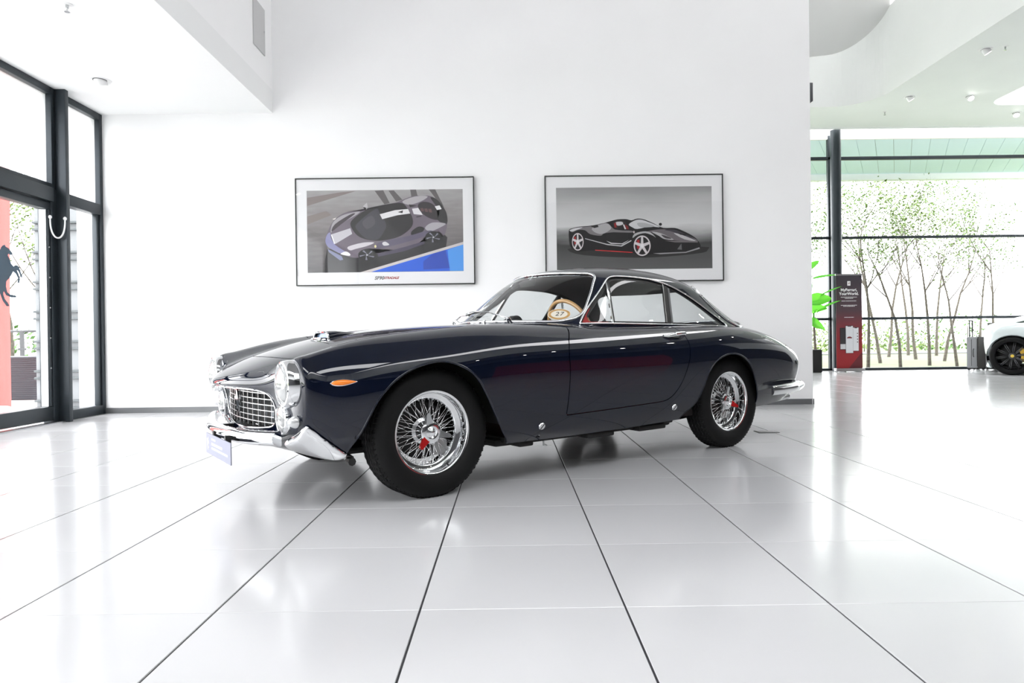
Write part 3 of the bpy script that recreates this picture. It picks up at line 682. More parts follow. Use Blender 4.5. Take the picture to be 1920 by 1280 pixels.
body = shell('body_shell', V, N, F, paint_m, None, [e for e in c3+c4+c5 if e[0] in used and e[1] in used], .016)
# rolled wheel-arch lips
for s in (1,-1):
    for lo, hi in ((-1,1),(1,4)):
        trim('arch_lip', Va, ca, .0065, paint_m, None, -.004, Na, which=lambda P: lo < P[:,0].mean() < hi and P[:,1].mean()*s > 0)
# tail panel closing the back
G0 = GB[-1]; cen = G0.mean(0); mb = CB()
rim = [tuple(p) for p in G0]; inn = [tuple(cen+(p-cen)*.93-np.array([.018,0,0])) for p in G0]; n = len(rim)
mb.add(rim+inn+[tuple(cen-np.array([.03,0,0]))], [(i,i+1,n+i+1,n+i) for i in range(n-1)]+[(n+i,n+i+1,2*n) for i in range(n-1)]+[(n-1,0,n,2*n-1),(2*n-1,n,2*n)])
mb.build('tail_panel', paint_m)
for s in (1,-1):
    for v, r in ((.47,.048),(.36,.045)): CB().lathe([(0,.032),(r*.7,.024),(r,.0),(r*1.1,-.002),(r*1.1,-.03)],(3.50-.25*v*v,s*v,.54),(1,0,0),24).build('tail_lamp', M('red_lens',(.5,.01,.01),.15))
# bonnet, boot lid, doors
def panel(name, fn, sub=None):
    W = -fn(Va)-GAP
    if sub is not None: W = np.where(sub(Va), W, -.1)
    P, NN, FF, cc = clip(Va, Na, Fa, W)
    return shell(name, P, NN, FF, paint_m, None, cc, .016)
panel('bonnet', f_hood); panel('boot_lid', f_trunk)
V, N, F, c2 = clip(Va, Na, Fa, f_cock(Va))
for s in (1, -1):
    fd = -f_door(V)-GAP; fd = np.where(V[:,1]*s > .3, fd, -.1)
    P, NN, FF, cc = clip(V, N, F, fd); shell('door', P, NN, FF, paint_m, None, cc, .016)
# dark inner walls: keep the gaps and the arches black
for s in (1,-1):
    for uc, r in ((-.015,.385),(2.335,.385)):
        mb = CB(); A = [(uc+r*1.06*math.cos(R(t)), .32+.375*math.sin(R(t))) for t in np.linspace(2, 178, 36)]; n = len(A)
        mb.add([(p[0],s*.80,p[1]) for p in A]+[(p[0],s*.44,p[1]) for p in A]+[(uc,s*.44,.2)], [(i,i+1,n+i+1,n+i) for i in range(n-1)]+[(n+i,n+i+1,2*n) for i in range(n-1)])
        mb.build('wheel_well', under_m, None, True, 50)
mb = CB().bbox((-.40,-.42,.20),(3.2,.42,.235),.02).bbox((.42,-.70,.195),(1.85,.70,.235),.02)
mb.bbox((.46,-.735,.215),(1.84,.735,.25),.02).bbox((2.72,-.62,.27),(3.30,.62,.31),.02)
for u_, v_, l_ in ((.55,.70,.10),(1.05,.71,.22),(1.5,.70,.25)): mb.bbox((u_,v_-.05,.188),(u_+l_,v_+.05,.22),.012)
mb.tube([(.5,.3,.17),(1.6,.3,.165),(2.3,.4,.2),(3.3,.44,.275)],.03,10).tube([(.5,.2,.17),(1.6,.2,.165),(2.3,.33,.2),(3.3,.36,.275)],.03,10)
mb.build('underbody', under_m)
CB().tube([(-.36,.60,.215),(-.36,.45,.23),(-.38,.2,.24)],.012,8).tube([(-.40,.66,.215),(-.40,.70,.215)],.02,8).build('anti_roll_bar', M('steel_dark',(.05,.05,.05),.4,.8))
CB().tube([(.68,.80,.22),(.68,.80,.196),(.70,.80,.19)],.006,8).build('jacking_hook', chrome2_m)

# cabin
VC, NC, FC, GC, NGC = full_grid(CAB, 230, 130)
WS = smooth_poly([(0,.896),(.2,.894),(.38,.890),(.50,.887),(.565,.890),(.603,.902),(.613,.925),(.600,.960),(.570,1.012),(.525,1.092),(.488,1.152),(.468,1.180),(.44,1.199),(.39,1.211),(.2,1.222),(0,1.226)],5,False)
WS = np.vstack([WS, WS[::-1][1:-1]*[-1,1]])
DLO = np.vstack([smooth_poly([(1.085,.870),(1.178,.950),(1.332,1.070),(1.425,1.145),(1.475,1.176),(1.54,1.188),(1.7,1.186),(1.855,1.174),(2.009,1.140),(2.155,1.081),(2.306,1.000),(2.437,.910),(2.49,.858)],6,False), [(2.46,.8535),(2.2,.859),(1.835,.866),(1.5,.870),(1.304,.872)]])
RW = smooth_poly([(7.62,0),(7.58,1),(7.45,2),(7.22,3),(7.0,3.8),(6.92,4.4),(6.98,4.95),(7.2,5.5),(7.6,6.0),(8.0,6.4),(8.4,6.65),(8.72,6.6),(9.02,6.1),(9.25,5.25),(9.42,4.2),(9.52,3),(9.58,1.5),(9.6,0)],6,False)
RW = np.vstack([RW, RW[::-1][1:-1]*[1,-1]])
hc = (GC.shape[1]+1)//2; ti = np.concatenate([-np.linspace(9,0,hc)[:-1], np.linspace(0,9,hc)])
d_rw = sdf(np.stack(np.meshgrid(np.linspace(0,11,GC.shape[0]), ti, indexing='ij'),-1).reshape(-1,2), RW)
vw = lambda V: V[:,1:]
def f_ws(V): return np.where(V[:,0] < 1.5-.0*V[:,1], sdf(vw(V), WS), .3)
def f_dlo(V): return np.where(np.abs(V[:,1]) > .42, sdf(uw(V), DLO), .3)
V, N, F, k3 = clip(VC, NC, FC, d_rw); V3, N3 = V, N
V, N, F, k1 = clip(V, N, F, f_ws(V)); V1, N1 = V, N
V, N, F, k2 = clip(V, N, F, f_dlo(V)); V2, N2 = V, N
roof = shell('roof_shell', V, N, F, paint_m, None, k1+k2+k3, .02)
trim('windscreen_surround', V1, k1, .0085, chrome_m, None, .002, N1)
trim('rear_window_surround', V3, k3, .009, chrome_m, None, .002, N3)
for s in (1,-1): trim('side_window_surround', V2, k2, .0055, chrome_m, None, .003, N2, which=lambda P: P[:,1].mean()*s > 0)
def glass(name, fn, off, mat, grow=.004, sub=None, parent=None, sel=None):
    W = -fn(VC)+grow
    if sub is not None: W = np.minimum(W, sub(VC))
    if sel is not None: W = np.where(sel(VC), W, -.1)
    P, NN, FF, cc = clip(VC, NC, FC, W)
    return shell(name, P-NN*off, NN, FF, mat, parent), (P-NN*off, NN, cc)
wsg, _ = glass('windscreen', f_ws, .006, cglass_m)
glass('rear_window', lambda V: d_rw, .006, cglass_m, .03)
def line_side(a, b):
    a = np.array(a); b = np.array(b); e = b-a; n = np.array([-e[1], e[0]])/np.linalg.norm(e)
    return lambda V: (uw(V)-a) @ n            # positive to the left of a->b
def cab_pt(u, w, s):
    m = (GC[...,1]*s > .40) & (np.abs(GC[...,0]-u) < .05) & (np.abs(GC[...,2]-w) < .05)
    P, NN = GC[m], NGC[m]; d = (P[:,0]-u)**2+(P[:,2]-w)**2; k = np.argsort(d)[:10]; ww = 1/(d[k]+1e-5)
    # local plane fit v(u,w)
    A = np.stack([np.ones(len(k)), P[k,0]-u, P[k,2]-w], 1); c = np.linalg.lstsq(A*ww[:,None]**.5, P[k,1]*ww**.5, rcond=None)[0]
    n = (NN[k]*ww[:,None]).sum(0); return np.array([u, c[0], w]), n/np.linalg.norm(n)
VENT = ((1.305,.80),(1.455,1.20)); BP = ((1.845,.80),(2.015,1.20))
inset = lambda d: (lambda V: f_dlo(V)+d)
for s in (1,-1):
    sel = lambda V: V[:,1]*s > .4
    vl, bl = line_side(*VENT), line_side(*BP)
    # black seal inside the chrome, then the three panes
    W = np.minimum(-f_dlo(VC)+.004, f_dlo(VC)+.020); W = np.where(sel(VC), W, -.1)
    P, NN, FF, cc = clip(VC, NC, FC, W); shell('window_seal', P-NN*.008, NN, FF, black_m)
    g, d = glass('quarter_light', inset(.016), .007, cglass_m, 0, lambda V: vl(V)-.012, sel=sel)
    g, d = glass('door_window', inset(.016), .009, cglass_m, 0, lambda V: np.minimum(-vl(V)-.004, bl(V)-.02), sel=sel)
    g, d = glass('rear_quarter_window', inset(.016), .007, cglass_m, 0, lambda V: -bl(V)-.012, sel=sel)
    def strip(name, ln, d, wd, out, mat, w0, w1, th=.010):
        a, b_ = np.array(ln[0]), np.array(ln[1]); e = (b_-a)/np.linalg.norm(b_-a); rows = []
        nrm2 = np.array([e[1], -e[0]])                       # towards the rear in (u,w)
        for w in np.linspace(w0, w1, 12):
            c = a+e*((w-a[1])/e[1])+nrm2*d; q0, n0 = cab_pt(c[0]-nrm2[0]*wd/2, c[1]-nrm2[1]*wd/2, s); q1, n1 = cab_pt(c[0]+nrm2[0]*wd/2, c[1]+nrm2[1]*wd/2, s)
            rows += [q0+n0*out, q1+n1*out, q1+n1*(out-th), q0+n0*(out-th)]
        mb = CB(); mb.v = [tuple(r) for r in rows]
        for i in range(11):
            for k in range(4): mb.f.append((i*4+k,i*4+(k+1)%4,(i+1)*4+(k+1)%4,(i+1)*4+k)); mb.m.append(0)
        mb.f += [(3,2,1,0),(44,45,46,47)]; mb.m += [0,0]
        if s < 0: mb.f = [f[::-1] for f in mb.f]
        mb.build(name, mat, None, False)
    strip('divider_bar', VENT, -.004, .011, .004, chrome_m, .868, 1.152)
    strip('window_channel', VENT, .008, .014, .001, black_m, .868, 1.158)
    strip('pillar_strip', BP, .004, .016, .005, chrome_m, .864, 1.122)
    strip('pillar_cover', BP, -.022, .036, .000, black_m, .864, 1.134, .016)
    strip('pillar_bead', BP, -.043, .007, .002, chrome2_m, .864, 1.142)
# quarter-light corner plates, red painted in for the reflected red wall
for s in (1,-1):
    W = np.minimum(-sdf(uw(VC), np.array([(1.10,.874),(1.30,.874),(1.303,.884),(1.165,.886),(1.155,.895),(1.165,.925),(1.235,.985),(1.205,.965)])), 1); W = np.where(VC[:,1]*s > .4, W, -.1)
    P, NN, FF, cc = clip(VC, NC, FC, W); shell('corner_plate', P-NN*.004, NN, FF, red_m)
# headliner: inner skin
V, N, F, _ = clip(VC, NC, FC, d_rw-.05); V, N, F, _ = clip(V, N, F, f_ws(V)-.01); V, N, F, _ = clip(V, N, F, f_dlo(V)-.004); V, N, F, _ = clip(V, N, F, V[:,2]-.86)
shell('headliner', V-N*.028, -N, F, headl_m)
# scuttle strip under the windscreen and wipers
def gpt(u, v):           # point on the body skin near (u,v), top side
    d = (GB[...,0]-u)**2+(GB[...,1]-v)**2+np.where(GB[...,2] < .5, 9, 0); i = np.unravel_index(d.argmin(), d.shape); return GB[i], NB[i]
def spt(u, w, s=1, G=GB, NG=NB):
    d = (G[...,0]-u)**2+(G[...,2]-w)**2+np.where(G[...,1]*s < .4, 9, 0); i = np.unravel_index(d.argmin(), d.shape); return G[i], NG[i]
def wpt(v, w):
    d = (GC[...,1]-v)**2+(GC[...,2]-w)**2+np.where(GC[...,0] > 1.45, 9, 0); i = np.unravel_index(d.argmin(), d.shape); return GC[i], NGC[i]
for vp_, vb0, vb1, wb0, wb1 in ((.30,.02,-.30,.955,.945),(-.36,-.44,-.60,.95,.945)):
    p, nrm = wpt(vp_, .888); p = p+nrm*.012
    mbk = CB(); mbk.lathe([(0,.03),(.012,.028),(.016,.01),(.018,-.01)],p,nrm,16)
    q, qn = wpt((vb0+vb1)/2, (wb0+wb1)/2); q = q+qn*.025
    mbk.tube([p+nrm*.024, (p+q)/2+nrm*.032, q],[.006,.005,.004],8); wip = mbk.build('wiper', chrome_m)
    pts = []
    for t in np.linspace(0,1,9):
        a, an = wpt(vb0+(vb1-vb0)*t, wb0+(wb1-wb0)*t); pts.append(a+an*.013)
    CB().tube(pts,.0045,6).build('wiper_blade', black_m, wip)
    CB().tube([np.array(pts[1])+[-.008,0,.008],q,np.array(pts[-2])+[-.008,0,.008]],.003,6).build('blade_bridge', chrome_m, wip)
for v_ in (.19,-.2):
    p, nrm = gpt(.70, v_); CB().lathe([(0,.024),(.008,.022),(.011,.012),(.009,.0),(.014,-.004)],p,(0,0,1),14).build('washer_jet', chrome_m)

# bonnet scoop
p, nrm = gpt(-.25,0); p = np.array([-.25,0,p[2]])
arch = [( math.cos(R(t)), math.sin(R(t))) for t in np.linspace(0,180,15)]
mb = CB(); rings_ = []
for k,(du,wd,ht) in enumerate(((-.03,.105,.040),(.00,.104,.039),(.03,.100,.034),(.07,.090,.024),(.12,.07,.011),(.17,.045,.001))):
    for c, s_ in arch: mb.v.append((p[0]+du, wd*np.sign(c)*abs(c)**.55, gpt(p[0]+du,0)[0][2]-.004+ht*s_**.6))
for k in range(5):
    for i in range(14): mb.f.append((k*15+i,k*15+i+1,(k+1)*15+i+1,(k+1)*15+i)); mb.m.append(0)
scoop = mb.build('bonnet_scoop', paint_m)
front = [np.array(mb.v[i]) for i in range(15)]
CB().tube(front,.0065,8).tube([front[0]+[-.012,.008,.002],front[0]*.5+front[-1]*.5+[-.03,0,.004],front[-1]+[-.012,-.008,.002]],.006,8).build('scoop_rim', chrome_m, scoop)
CB().add([tuple(q+np.array([.012,0,0])) for q in front],[tuple(range(15))]).build('scoop_mesh', M('scoop_gauze',(.12,.17,.26),.3,.6), scoop)

# grille mouth, chrome tunnel and egg-crate
L0 = GB[0]; n = len(L0)
mb = CB(); P0 = np.array(L0)
inner = P0.copy(); c0 = P0.mean(0); inner = c0+(P0-c0)*[1,.93,.92]; inner[:,0] = P0[:,0]*.35+(-.655)*.65; inner[:,0] = np.maximum(inner[:,0], P0[:,0]+.035)
mid = P0*.5+inner*.5
ins_m = M('grille_tunnel',(.10,.105,.11),.25,1)
mb.add([tuple(q) for q in P0]+[tuple(q) for q in inner], [(i,i+1,n+i+1,n+i) for i in range(n-1)]+[(n-1,0,n,2*n-1)]); mb.build('grille_tunnel', ins_m)
CB().tube(P0[::2]+[-.002,0,0],.0038,8,closed=True).build('grille_surround', chrome_m)
GW0, GW1, GV = .383, .545, .415
gu = lambda v: -.725+.30*v*v
def gw(v): return (GW0 + (.02 if abs(v) > .38 else 0), GW1 - .012*abs(v)/.4)
gl = empty('egg_crate_grille', (0,0,0), 0, car)
for v_ in np.linspace(-.39,.39,13):
    a, b = gw(v_); CB().bbox((gu(v_),v_-.0026,a-.015),(gu(v_)+.014,v_+.0026,b+.012),.0008).build('grille_bar', chrome2_m, gl, False)
for w_ in np.linspace(GW0+.01,GW1-.012,6):
    vs2 = np.linspace(-GV,GV,17); mb = CB()
    for s0, s1 in zip(vs2[:-1], vs2[1:]):
        mb.add([(gu(s0)-.001,s0,w_-.0022),(gu(s1)-.001,s1,w_-.0022),(gu(s1)-.001,s1,w_+.0022),(gu(s0)-.001,s0,w_+.0022),(gu(s0)+.010,s0,w_-.0022),(gu(s1)+.010,s1,w_-.0022),(gu(s1)+.010,s1,w_+.0022),(gu(s0)+.010,s0,w_+.0022)],
            [(0,1,2,3),(4,7,6,5),(0,4,5,1),(3,2,6,7)])
    mb.build('grille_bar', chrome2_m, gl, False)
CB().bbox((-.64,-.43,.35),(-.625,.43,.57),.002).build('radiator_core', M('radiator_black',(.004,.004,.004),.8), gl)
hp=[(20,283),(46,308),(56,320),(46,330),(33,334),(48,372),(66,380),(88,388),(104,432),(84,408),(91,448),(72,424),(50,430),(24,466),(28,520),(72,540),(22,536),(16,556),(38,590),(6,566),(-14,500),(-44,500),(-60,560),(-50,596),(-76,560),(-78,492),(-120,400),(-150,330),(-92,440),(-34,404),(-10,330)]
CB().prism([(gu(0)-.012,-(X+20)*.00042,.545-(Y-283)*.00042) for X,Y in hp],(.008,0,0)).build('horse_badge', chrome_m, gl, False)
# nose badge
p, nrm = gpt(-.70,0); CB().bbox((-.735,-.02,.0),(-.665,.02,.004),.002).build('nose_badge', M('badge_enamel',(.25,.22,.15),.3,.4)).matrix_local = Matrix.Translation((0,0,p[2]-.004)) @ Matrix.Translation((-.70,0,0)) @ Matrix.Rotation(R(-24),4,'Y') @ Matrix.Translation((.70,0,0))

# lamps
for s in (1,-1):
    c = (-.655,s*.655,.594)
    CB().lathe([(.100,-.012),(.108,-.006),(.1085,.03),(.106,.048),(.101,.058),(.094,.060),(.090,.054),(.088,.045)],c,(-1,0,0),56).build('headlamp_bezel', chrome_m)
    hl = CB().lathe([(.0895,.048),(.080,.058),(.06,.069),(.035,.076),(.012,.079),(0,.0795)],c,(-1,0,0),48).build('headlamp', lens_m)
    CB().lathe([(.089,.046),(.075,.02),(.05,.0),(.02,-.012),(0,-.014)],c,(-1,0,0),40).build('reflector', chrome_m, hl)
    CB().lathe([(0,.035),(.018,.03),(.02,.0),(.012,-.01)],c,(-1,0,0),20).build('bulb_shield', chrome_m, hl)
    for k in range(-6,7):
        t = k*.0125; hh = math.sqrt(max(0,.084**2-t*t))
        CB().tube([(c[0]-.053-.018*(1-(a*a+t*t)/.0081),c[1]+t,c[2]+a) for a in np.linspace(-hh,hh,9)],.0014,4).build('lens_flute', lens_m, hl)
    c = (-.645,s*.558,.428)
    CB().lathe([(.05,-.02),(.073,.0),(.0745,.03),(.072,.042),(.066,.046),(.062,.04)],c,(-1,0,0),44).build('fog_lamp_bezel', chrome_m)
    fl_ = CB().lathe([(.064,.04),(.055,.047),(.03,.053),(0,.055)],c,(-1,0,0),40).build('fog_lamp', lens_m)
    CB().lathe([(.064,.038),(.045,.01),(0,-.005)],c,(-1,0,0),32).build('reflector', chrome_m, fl_)
    c = (-.645,s*.695,.425)
    CB().lathe([(.02,-.03),(.024,.0),(.027,.018),(.029,.024)],c,(-.95,s*.3,0),24).build('indicator_base', chrome_m)
    CB().lathe([(.028,.022),(.026,.035),(.016,.052),(.005,.062),(0,.063)],c,(-.95,s*.3,0),24).build('indicator_lens', M('indicator_glass',(.75,.76,.76),.08,.5))
    # teardrop side repeater
    p, nrm = spt(-.482,.602,s)
    tp = []
    for t in np.linspace(0,1,13):
        r = .0135*math.sin(math.pi*t**.72)**.8 if 0 < t < 1 else .0006
        tp.append((t, r))
    e1 = np.array([1.,0,0]); e1 = e1-nrm*(e1@nrm); e1 /= np.linalg.norm(e1); e2 = np.cross(nrm,e1)
    for nm, sc_, ht, mt in (('repeater_rim',1.18,.006,chrome_m),('repeater_lens',1.0,.013,amber_m)):
        mb = CB(); K = 16
        for t, r in tp:
            for a in np.arange(K)*2*math.pi/K:
                q = p+e1*((t-.5)*.118*(1+(sc_-1)*.3))+e2*(r*sc_*math.cos(a))+nrm*(max(0,math.sin(a))*r/.0135*ht)
                mb.v.append(tuple(q))
        for i in range(len(tp)-1):
            for k in range(K): mb.f.append((i*K+k,i*K+(k+1)%K,(i+1)*K+(k+1)%K,(i+1)*K+k)); mb.m.append(0)
        mb.build(nm, mt)
    # jack plugs
    for u_, w_ in ((.665,.306),(1.742,.333)):
        p, nrm = spt(u_,w_,s); jp = CB().lathe([(0,.006),(.018,.006),(.021,.003),(.022,-.003)],p,nrm,24).build('jack_plug', chrome_m)
        e2 = np.array([.5,0,.86]); e2 = e2-nrm*(e2@nrm); e2 /= np.linalg.norm(e2)
        CB().tube([p+nrm*.0062-e2*.018,p+nrm*.0062+e2*.018],.0025,6).build('slot', black_m, jp)
    # door handle
    pts, rs = [], []
    for t in np.linspace(0,1,9):
        q, nq = spt(1.665+.175*t,.7865-.002*t,s); pts.append(q+nq*(.004+.026*math.sin(min(1,t*1.25)*math.pi/2))); rs.append(.006+.009*math.sin(math.pi*min(.75,t*.8+.05)))
    dh = CB().tube(pts,rs,10).build('door_handle', chrome_m)
    q, nq = spt(1.835,.785,s); CB().lathe([(.012,-.002),(.011,.02),(.014,.03),(.010,.038),(0,.04)],q,nq,16).build('push_button', chrome_m, dh)
    q, nq = spt(1.81,.865,s)

# bumpers
def sweep(path, prof, up=(0,0,1)):
    """prof: list of (out, up) offsets; out is horizontal normal of the path"""
    P = np.array(path,float); Tn = np.gradient(P,axis=0); Tn /= np.linalg.norm(Tn,axis=1,keepdims=True); U = np.array(up,float)
    O_ = np.cross(Tn, U); O_ /= np.linalg.norm(O_,axis=1,keepdims=True); Wp = np.cross(O_, Tn)
    m = len(prof(0)) if callable(prof) else len(prof); mb = CB()
    for p, o_, w_, k in zip(P, O_, Wp, range(len(P))):
        for a, b in (prof(k/(len(P)-1)) if callable(prof) else prof): mb.v.append(tuple(p+o_*a+w_*b))
    for i in range(len(P)-1):
        for k in range(m): mb.f.append((i*m+k,i*m+(k+1)%m,(i+1)*m+(k+1)%m,(i+1)*m+k)); mb.m.append(0)
    mb.f += [tuple(range(m))[::-1], tuple((len(P)-1)*m+k for k in range(m))]; mb.m += [0,0]
    return mb
blade = lambda h, d, n=16: [(d*max(-.15,math.cos(2*math.pi*k/n))**1 if True else 0, h*math.sin(2*math.pi*k/n)) for k in range(n)]
path = [(-.812+.30*v*v, v, .325+.05*v*v) for v in np.linspace(-.60,.60,41)]
b1 = sweep(path, [(x*-1,y) for x,y in blade(.036,.045)]); b1.build('front_bumper', chrome_m)
for s in (1,-1): CB().bbox((-.80,s*.24-.02,.305),(-.66,s*.24+.02,.335),.004).build('bumper_bracket', under_m)
# chrome corner pieces: raised skin over the lower front corners
s_i = np.linspace(0,1,GB.shape[0]); hn = (GB.shape[1]+1)//2
t_i = np.concatenate([np.linspace(1,0,hn)[:-1], np.linspace(0,1,hn)])
ST = np.stack(np.meshgrid(s_i, t_i, indexing='ij'), -1).reshape(-1,2)
COR = smooth_poly([(.116,.806),(.124,.780),(.140,.757),(.158,.782),(.178,.822),(.205,.885),(.222,.935),(.236,.985),(.228,1.01),(.205,1.01),(.183,.99),(.163,.955),(.140,.895),(.121,.845)],5)
dc = sdf(ST, COR)
for s in (1,-1):
    W = np.where(V0[:,1]*s > .2, -dc, -.1)
    P, NN, FF, cc = clip(V0, N0, F0, W)
    dd = np.concatenate([dc, np.zeros(len(P)-len(dc))]); lift = .006+.022*np.sqrt(np.clip(-dd/.03,0,1))
    Pl = P+NN*lift[:,None]
    used = sorted({i for q in FF for i in q}); VV = Pl.copy()
    # normals of the raised shape
    nn = np.zeros_like(VV)
    for q in FF:
        g = np.cross(VV[q[1]]-VV[q[0]], VV[q[2]]-VV[q[0]]); g = g if g@NN[q[0]] > 0 else -g
        for i in q: nn[i] += g
    nn /= np.linalg.norm(nn,axis=1,keepdims=True)+1e-12
    shell('corner_bumper', VV, np.where(np.linalg.norm(nn,axis=1,keepdims=True)>.5, nn, NN), FF, chrome_m, None, cc, .02)
    rb = [(2.760,.872,.384),(2.860,.872,.386),(2.960,.864,.389),(3.060,.848,.392),(3.160,.822,.395),(3.250,.786,.398),(3.330,.735,.40),(3.395,.66,.402),(3.435,.56,.404),(3.460,.45,.405),(3.475,.32,.405),(3.480,.20,.405)]
    rb = smooth_poly(rb,5,False); rb[:,1] *= s
    taper = lambda t: [(( -1 if s > 0 else 1)*x*(.45+.55*min(1,t*3))*(1-.5*max(0,(t-.55)/.45)),y*(.85+.15*min(1,t*3))*(1-.82*max(0,(t-.36)/.64))) for x,y in blade(.041,.045)]
    sweep(rb, taper).build('rear_bumper', chrome_m)
    CB().tube([(3.15,s*.50,.245),(3.56,s*.50,.275)],.026,16,cap=False).tube([(3.15,s*.42,.245),(3.56,s*.42,.275)],.026,16,cap=False).build('exhaust_tip', chrome2_m)

# wheels
rim_prof = [(.2005,.035),(.2125,.062),(.2150,.066),(.2135,.0705),(.2035,.0700),(.1985,.064),(.1970,.045),(.1950,.012),(.186,.006),(.176,.004),(.168,.000),(.166,-.006),(.168,-.02),(.172,-.06),(.185,-.075),(.21,-.08)]
tyre_prof = [(.205,.062),(.212,.072),(.230,.084),(.250,.0905),(.268,.0915),(.285,.089),(.300,.083),(.312,.074),(.319,.064),(.3225,.055),(.3245,.03),(.325,.0),(.3245,-.03),(.3225,-.055),(.312,-.074),(.285,-.089),(.25,-.0905),(.21,-.07)]
def wheel(u, s, rot):
    c = (u, s*.699, .3225); ax = (0,s,0)
    tb = CB().lathe(tyre_prof, c, ax, 96)
    t = tb.build('wheel', tyre_m, None, True, 60)
    mb = CB()                                        # tread blocks: zigzag ribs
    for k, off in enumerate((-.052,-.028,0,.028,.052)):
        pts = [(c[0]+.3245*math.cos(a), c[1]+s*(off+(.004 if i%2 else -.004)), c[2]+.3245*math.sin(a)) for i, a in enumerate(np.arange(120)*2*math.pi/120)]
        mb.tube(pts,.0042,4,closed=True)
    mb.build('tread', tyre_m, t, False)
    mb = CB()
    for k in range(80):                              # shoulder notches
        a = 2*math.pi*k/80; p0 = np.array([c[0]+.316*math.cos(a),c[1]+s*.071,c[2]+.316*math.sin(a)]); p1 = np.array([c[0]+.3245*math.cos(a+.012),c[1]+s*.056,c[2]+.3245*math.sin(a+.012)])
        mb.tube([p0,p1],.0035,4)
    mb.build('shoulder_blocks', tyre_m, t, False)
    CB().lathe(rim_prof, c, ax, 80).build('rim', chrome_m, t, True, 50)
    mb = CB()
    def rp(r, a, h): return (c[0]+r*math.cos(a), c[1]+s*h, c[2]+r*math.sin(a))
    for k in range(18):
        a = 2*math.pi*k/18
        for sg in (1,-1): mb.tube([rp(.045,a+sg*.02,.042),rp(.1665,a+sg*.30,-.004)],.0015,5)
    for k in range(18):
        a = 2*math.pi*(k+.5)/18
        for sg in (1,-1): mb.tube([rp(.060,a,-.035),rp(.169,a+sg*.42,-.03)],.0015,5)
    for k in range(36):
        a = 2*math.pi*(k+.5)/36; mb.tube([rp(.1665,a,-.004),rp(.161,a,-.003)],.0026,5)
    tag(mb.build('spokes', chrome_m, t, True, None), kind='stuff')
    CB().lathe([(.070,-.05),(.068,-.03),(.052,-.02),(.046,.0),(.046,.04),(.048,.046)],c,ax,36).build('hub', chrome2_m, t, True, 40)
    CB().lathe([(.055,.040),(.058,.052),(.050,.058),(.034,.060),(.032,.052),(.022,.056),(.012,.064),(0,.066)],c,ax,40).build('knock_off_nut', chrome_m, t, True, 35)
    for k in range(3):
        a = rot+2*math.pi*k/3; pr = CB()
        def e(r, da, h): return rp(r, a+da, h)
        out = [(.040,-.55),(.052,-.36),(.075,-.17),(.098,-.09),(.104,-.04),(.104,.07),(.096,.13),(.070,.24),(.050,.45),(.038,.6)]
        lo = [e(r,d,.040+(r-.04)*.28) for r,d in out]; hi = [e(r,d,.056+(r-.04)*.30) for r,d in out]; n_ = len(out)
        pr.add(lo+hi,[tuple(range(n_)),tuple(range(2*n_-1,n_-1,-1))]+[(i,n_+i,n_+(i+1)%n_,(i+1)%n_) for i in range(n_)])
        pr.build('spinner_ear', chrome2_m if k else M('spinner_red',(.45,.015,.015),.2,.2,Coat_Weight=.6), t, False)  # first ear carries a red reflection painted into its colour
    CB().lathe([(0,-.05),(.12,-.05),(.145,-.052),(.145,-.062),(0,-.062)],c,ax,48).build('brake_disc', M('disc_iron',(.02,.02,.02),.75,.2), t, True, 40)
    CB().bbox((u+.05,s*.64-.03,.19),(u+.14,s*.64+.03,.27),.012).build('brake_caliper', M('caliper_alloy',(.45,.45,.45),.4,.8), t)
    CB().tube([rp(.196,-1.05,.035),rp(.182,-1.05,.05)],.004,8).build('valve', black_m, t)
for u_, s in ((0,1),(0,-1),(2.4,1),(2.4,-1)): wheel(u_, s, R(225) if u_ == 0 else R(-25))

# cabin furniture
CB().bbox((.62,-.63,.55),(.98,.63,.845),.03).build('bulkhead_panel', M('cowl_black',(.006,.006,.006),.8))
CB().bbox((.98,-.62,.70),(1.16,.62,.868),.035).build('dashboard', M('dash_black',(.012,.012,.012),.6))
CB().lathe([(.085,0),(.08,.05),(.06,.09),(.02,.1),(0,.1)],(1.10,.0,.86),(-1,0,0),24).build('instrument_cowl', black_m)
CB().bbox((.95,-.70,.24),(2.55,.70,.30),.02).build('cabin_floor', M('carpet_dark',(.02,.015,.015),.95))
for s in (1,-1):
    CB().bbox((.95,s*.70-.02,.3),(1.9,s*.70+.02,.845),.012).build('door_card', red_m)
    st = CB().bbox((1.45,s*.34-.23,.34),(1.95,s*.34+.23,.50),.05).build('seat', M('seat_tan',(.30,.15,.07),.5))
    bk = CB().bbox((1.88,s*.34-.22,.42),(1.99,s*.34+.22,.845),.05).build('seat_back', M('seat_tan'), st)
CB().bbox((2.05,-.66,.45),(2.9,.66,.80),.04).build('parcel_shelf', M('carpet_grey',(.05,.05,.05),.95))
sw_c = np.array([1.285,.345,.845]); sw_n = np.array([.93,0,.37]); sw_n /= np.linalg.norm(sw_n); e1 = np.array([0,1.,0]); e2 = np.cross(sw_n,e1)
ring = [sw_c+.198*(math.cos(a)*e1+math.sin(a)*e2) for a in np.arange(56)*2*math.pi/56]
swo = CB().tube(ring,.0135,12,closed=True).build('steering_wheel', tan_m, None, True, None)
mb = CB().lathe([(.04,-.02),(.04,.012),(.02,.022),(0,.022)],sw_c-sw_n*.04,sw_n,24)
for a in (90,210,330): mb.tube([sw_c-sw_n*.035,sw_c+.195*(math.cos(R(a+90-90))*e1+math.sin(R(a))*e2) if False else sw_c+.193*(math.cos(R(a))*e1+math.sin(R(a))*e2)],.008,6)
mb.build('wheel_spokes', chrome2_m, swo)
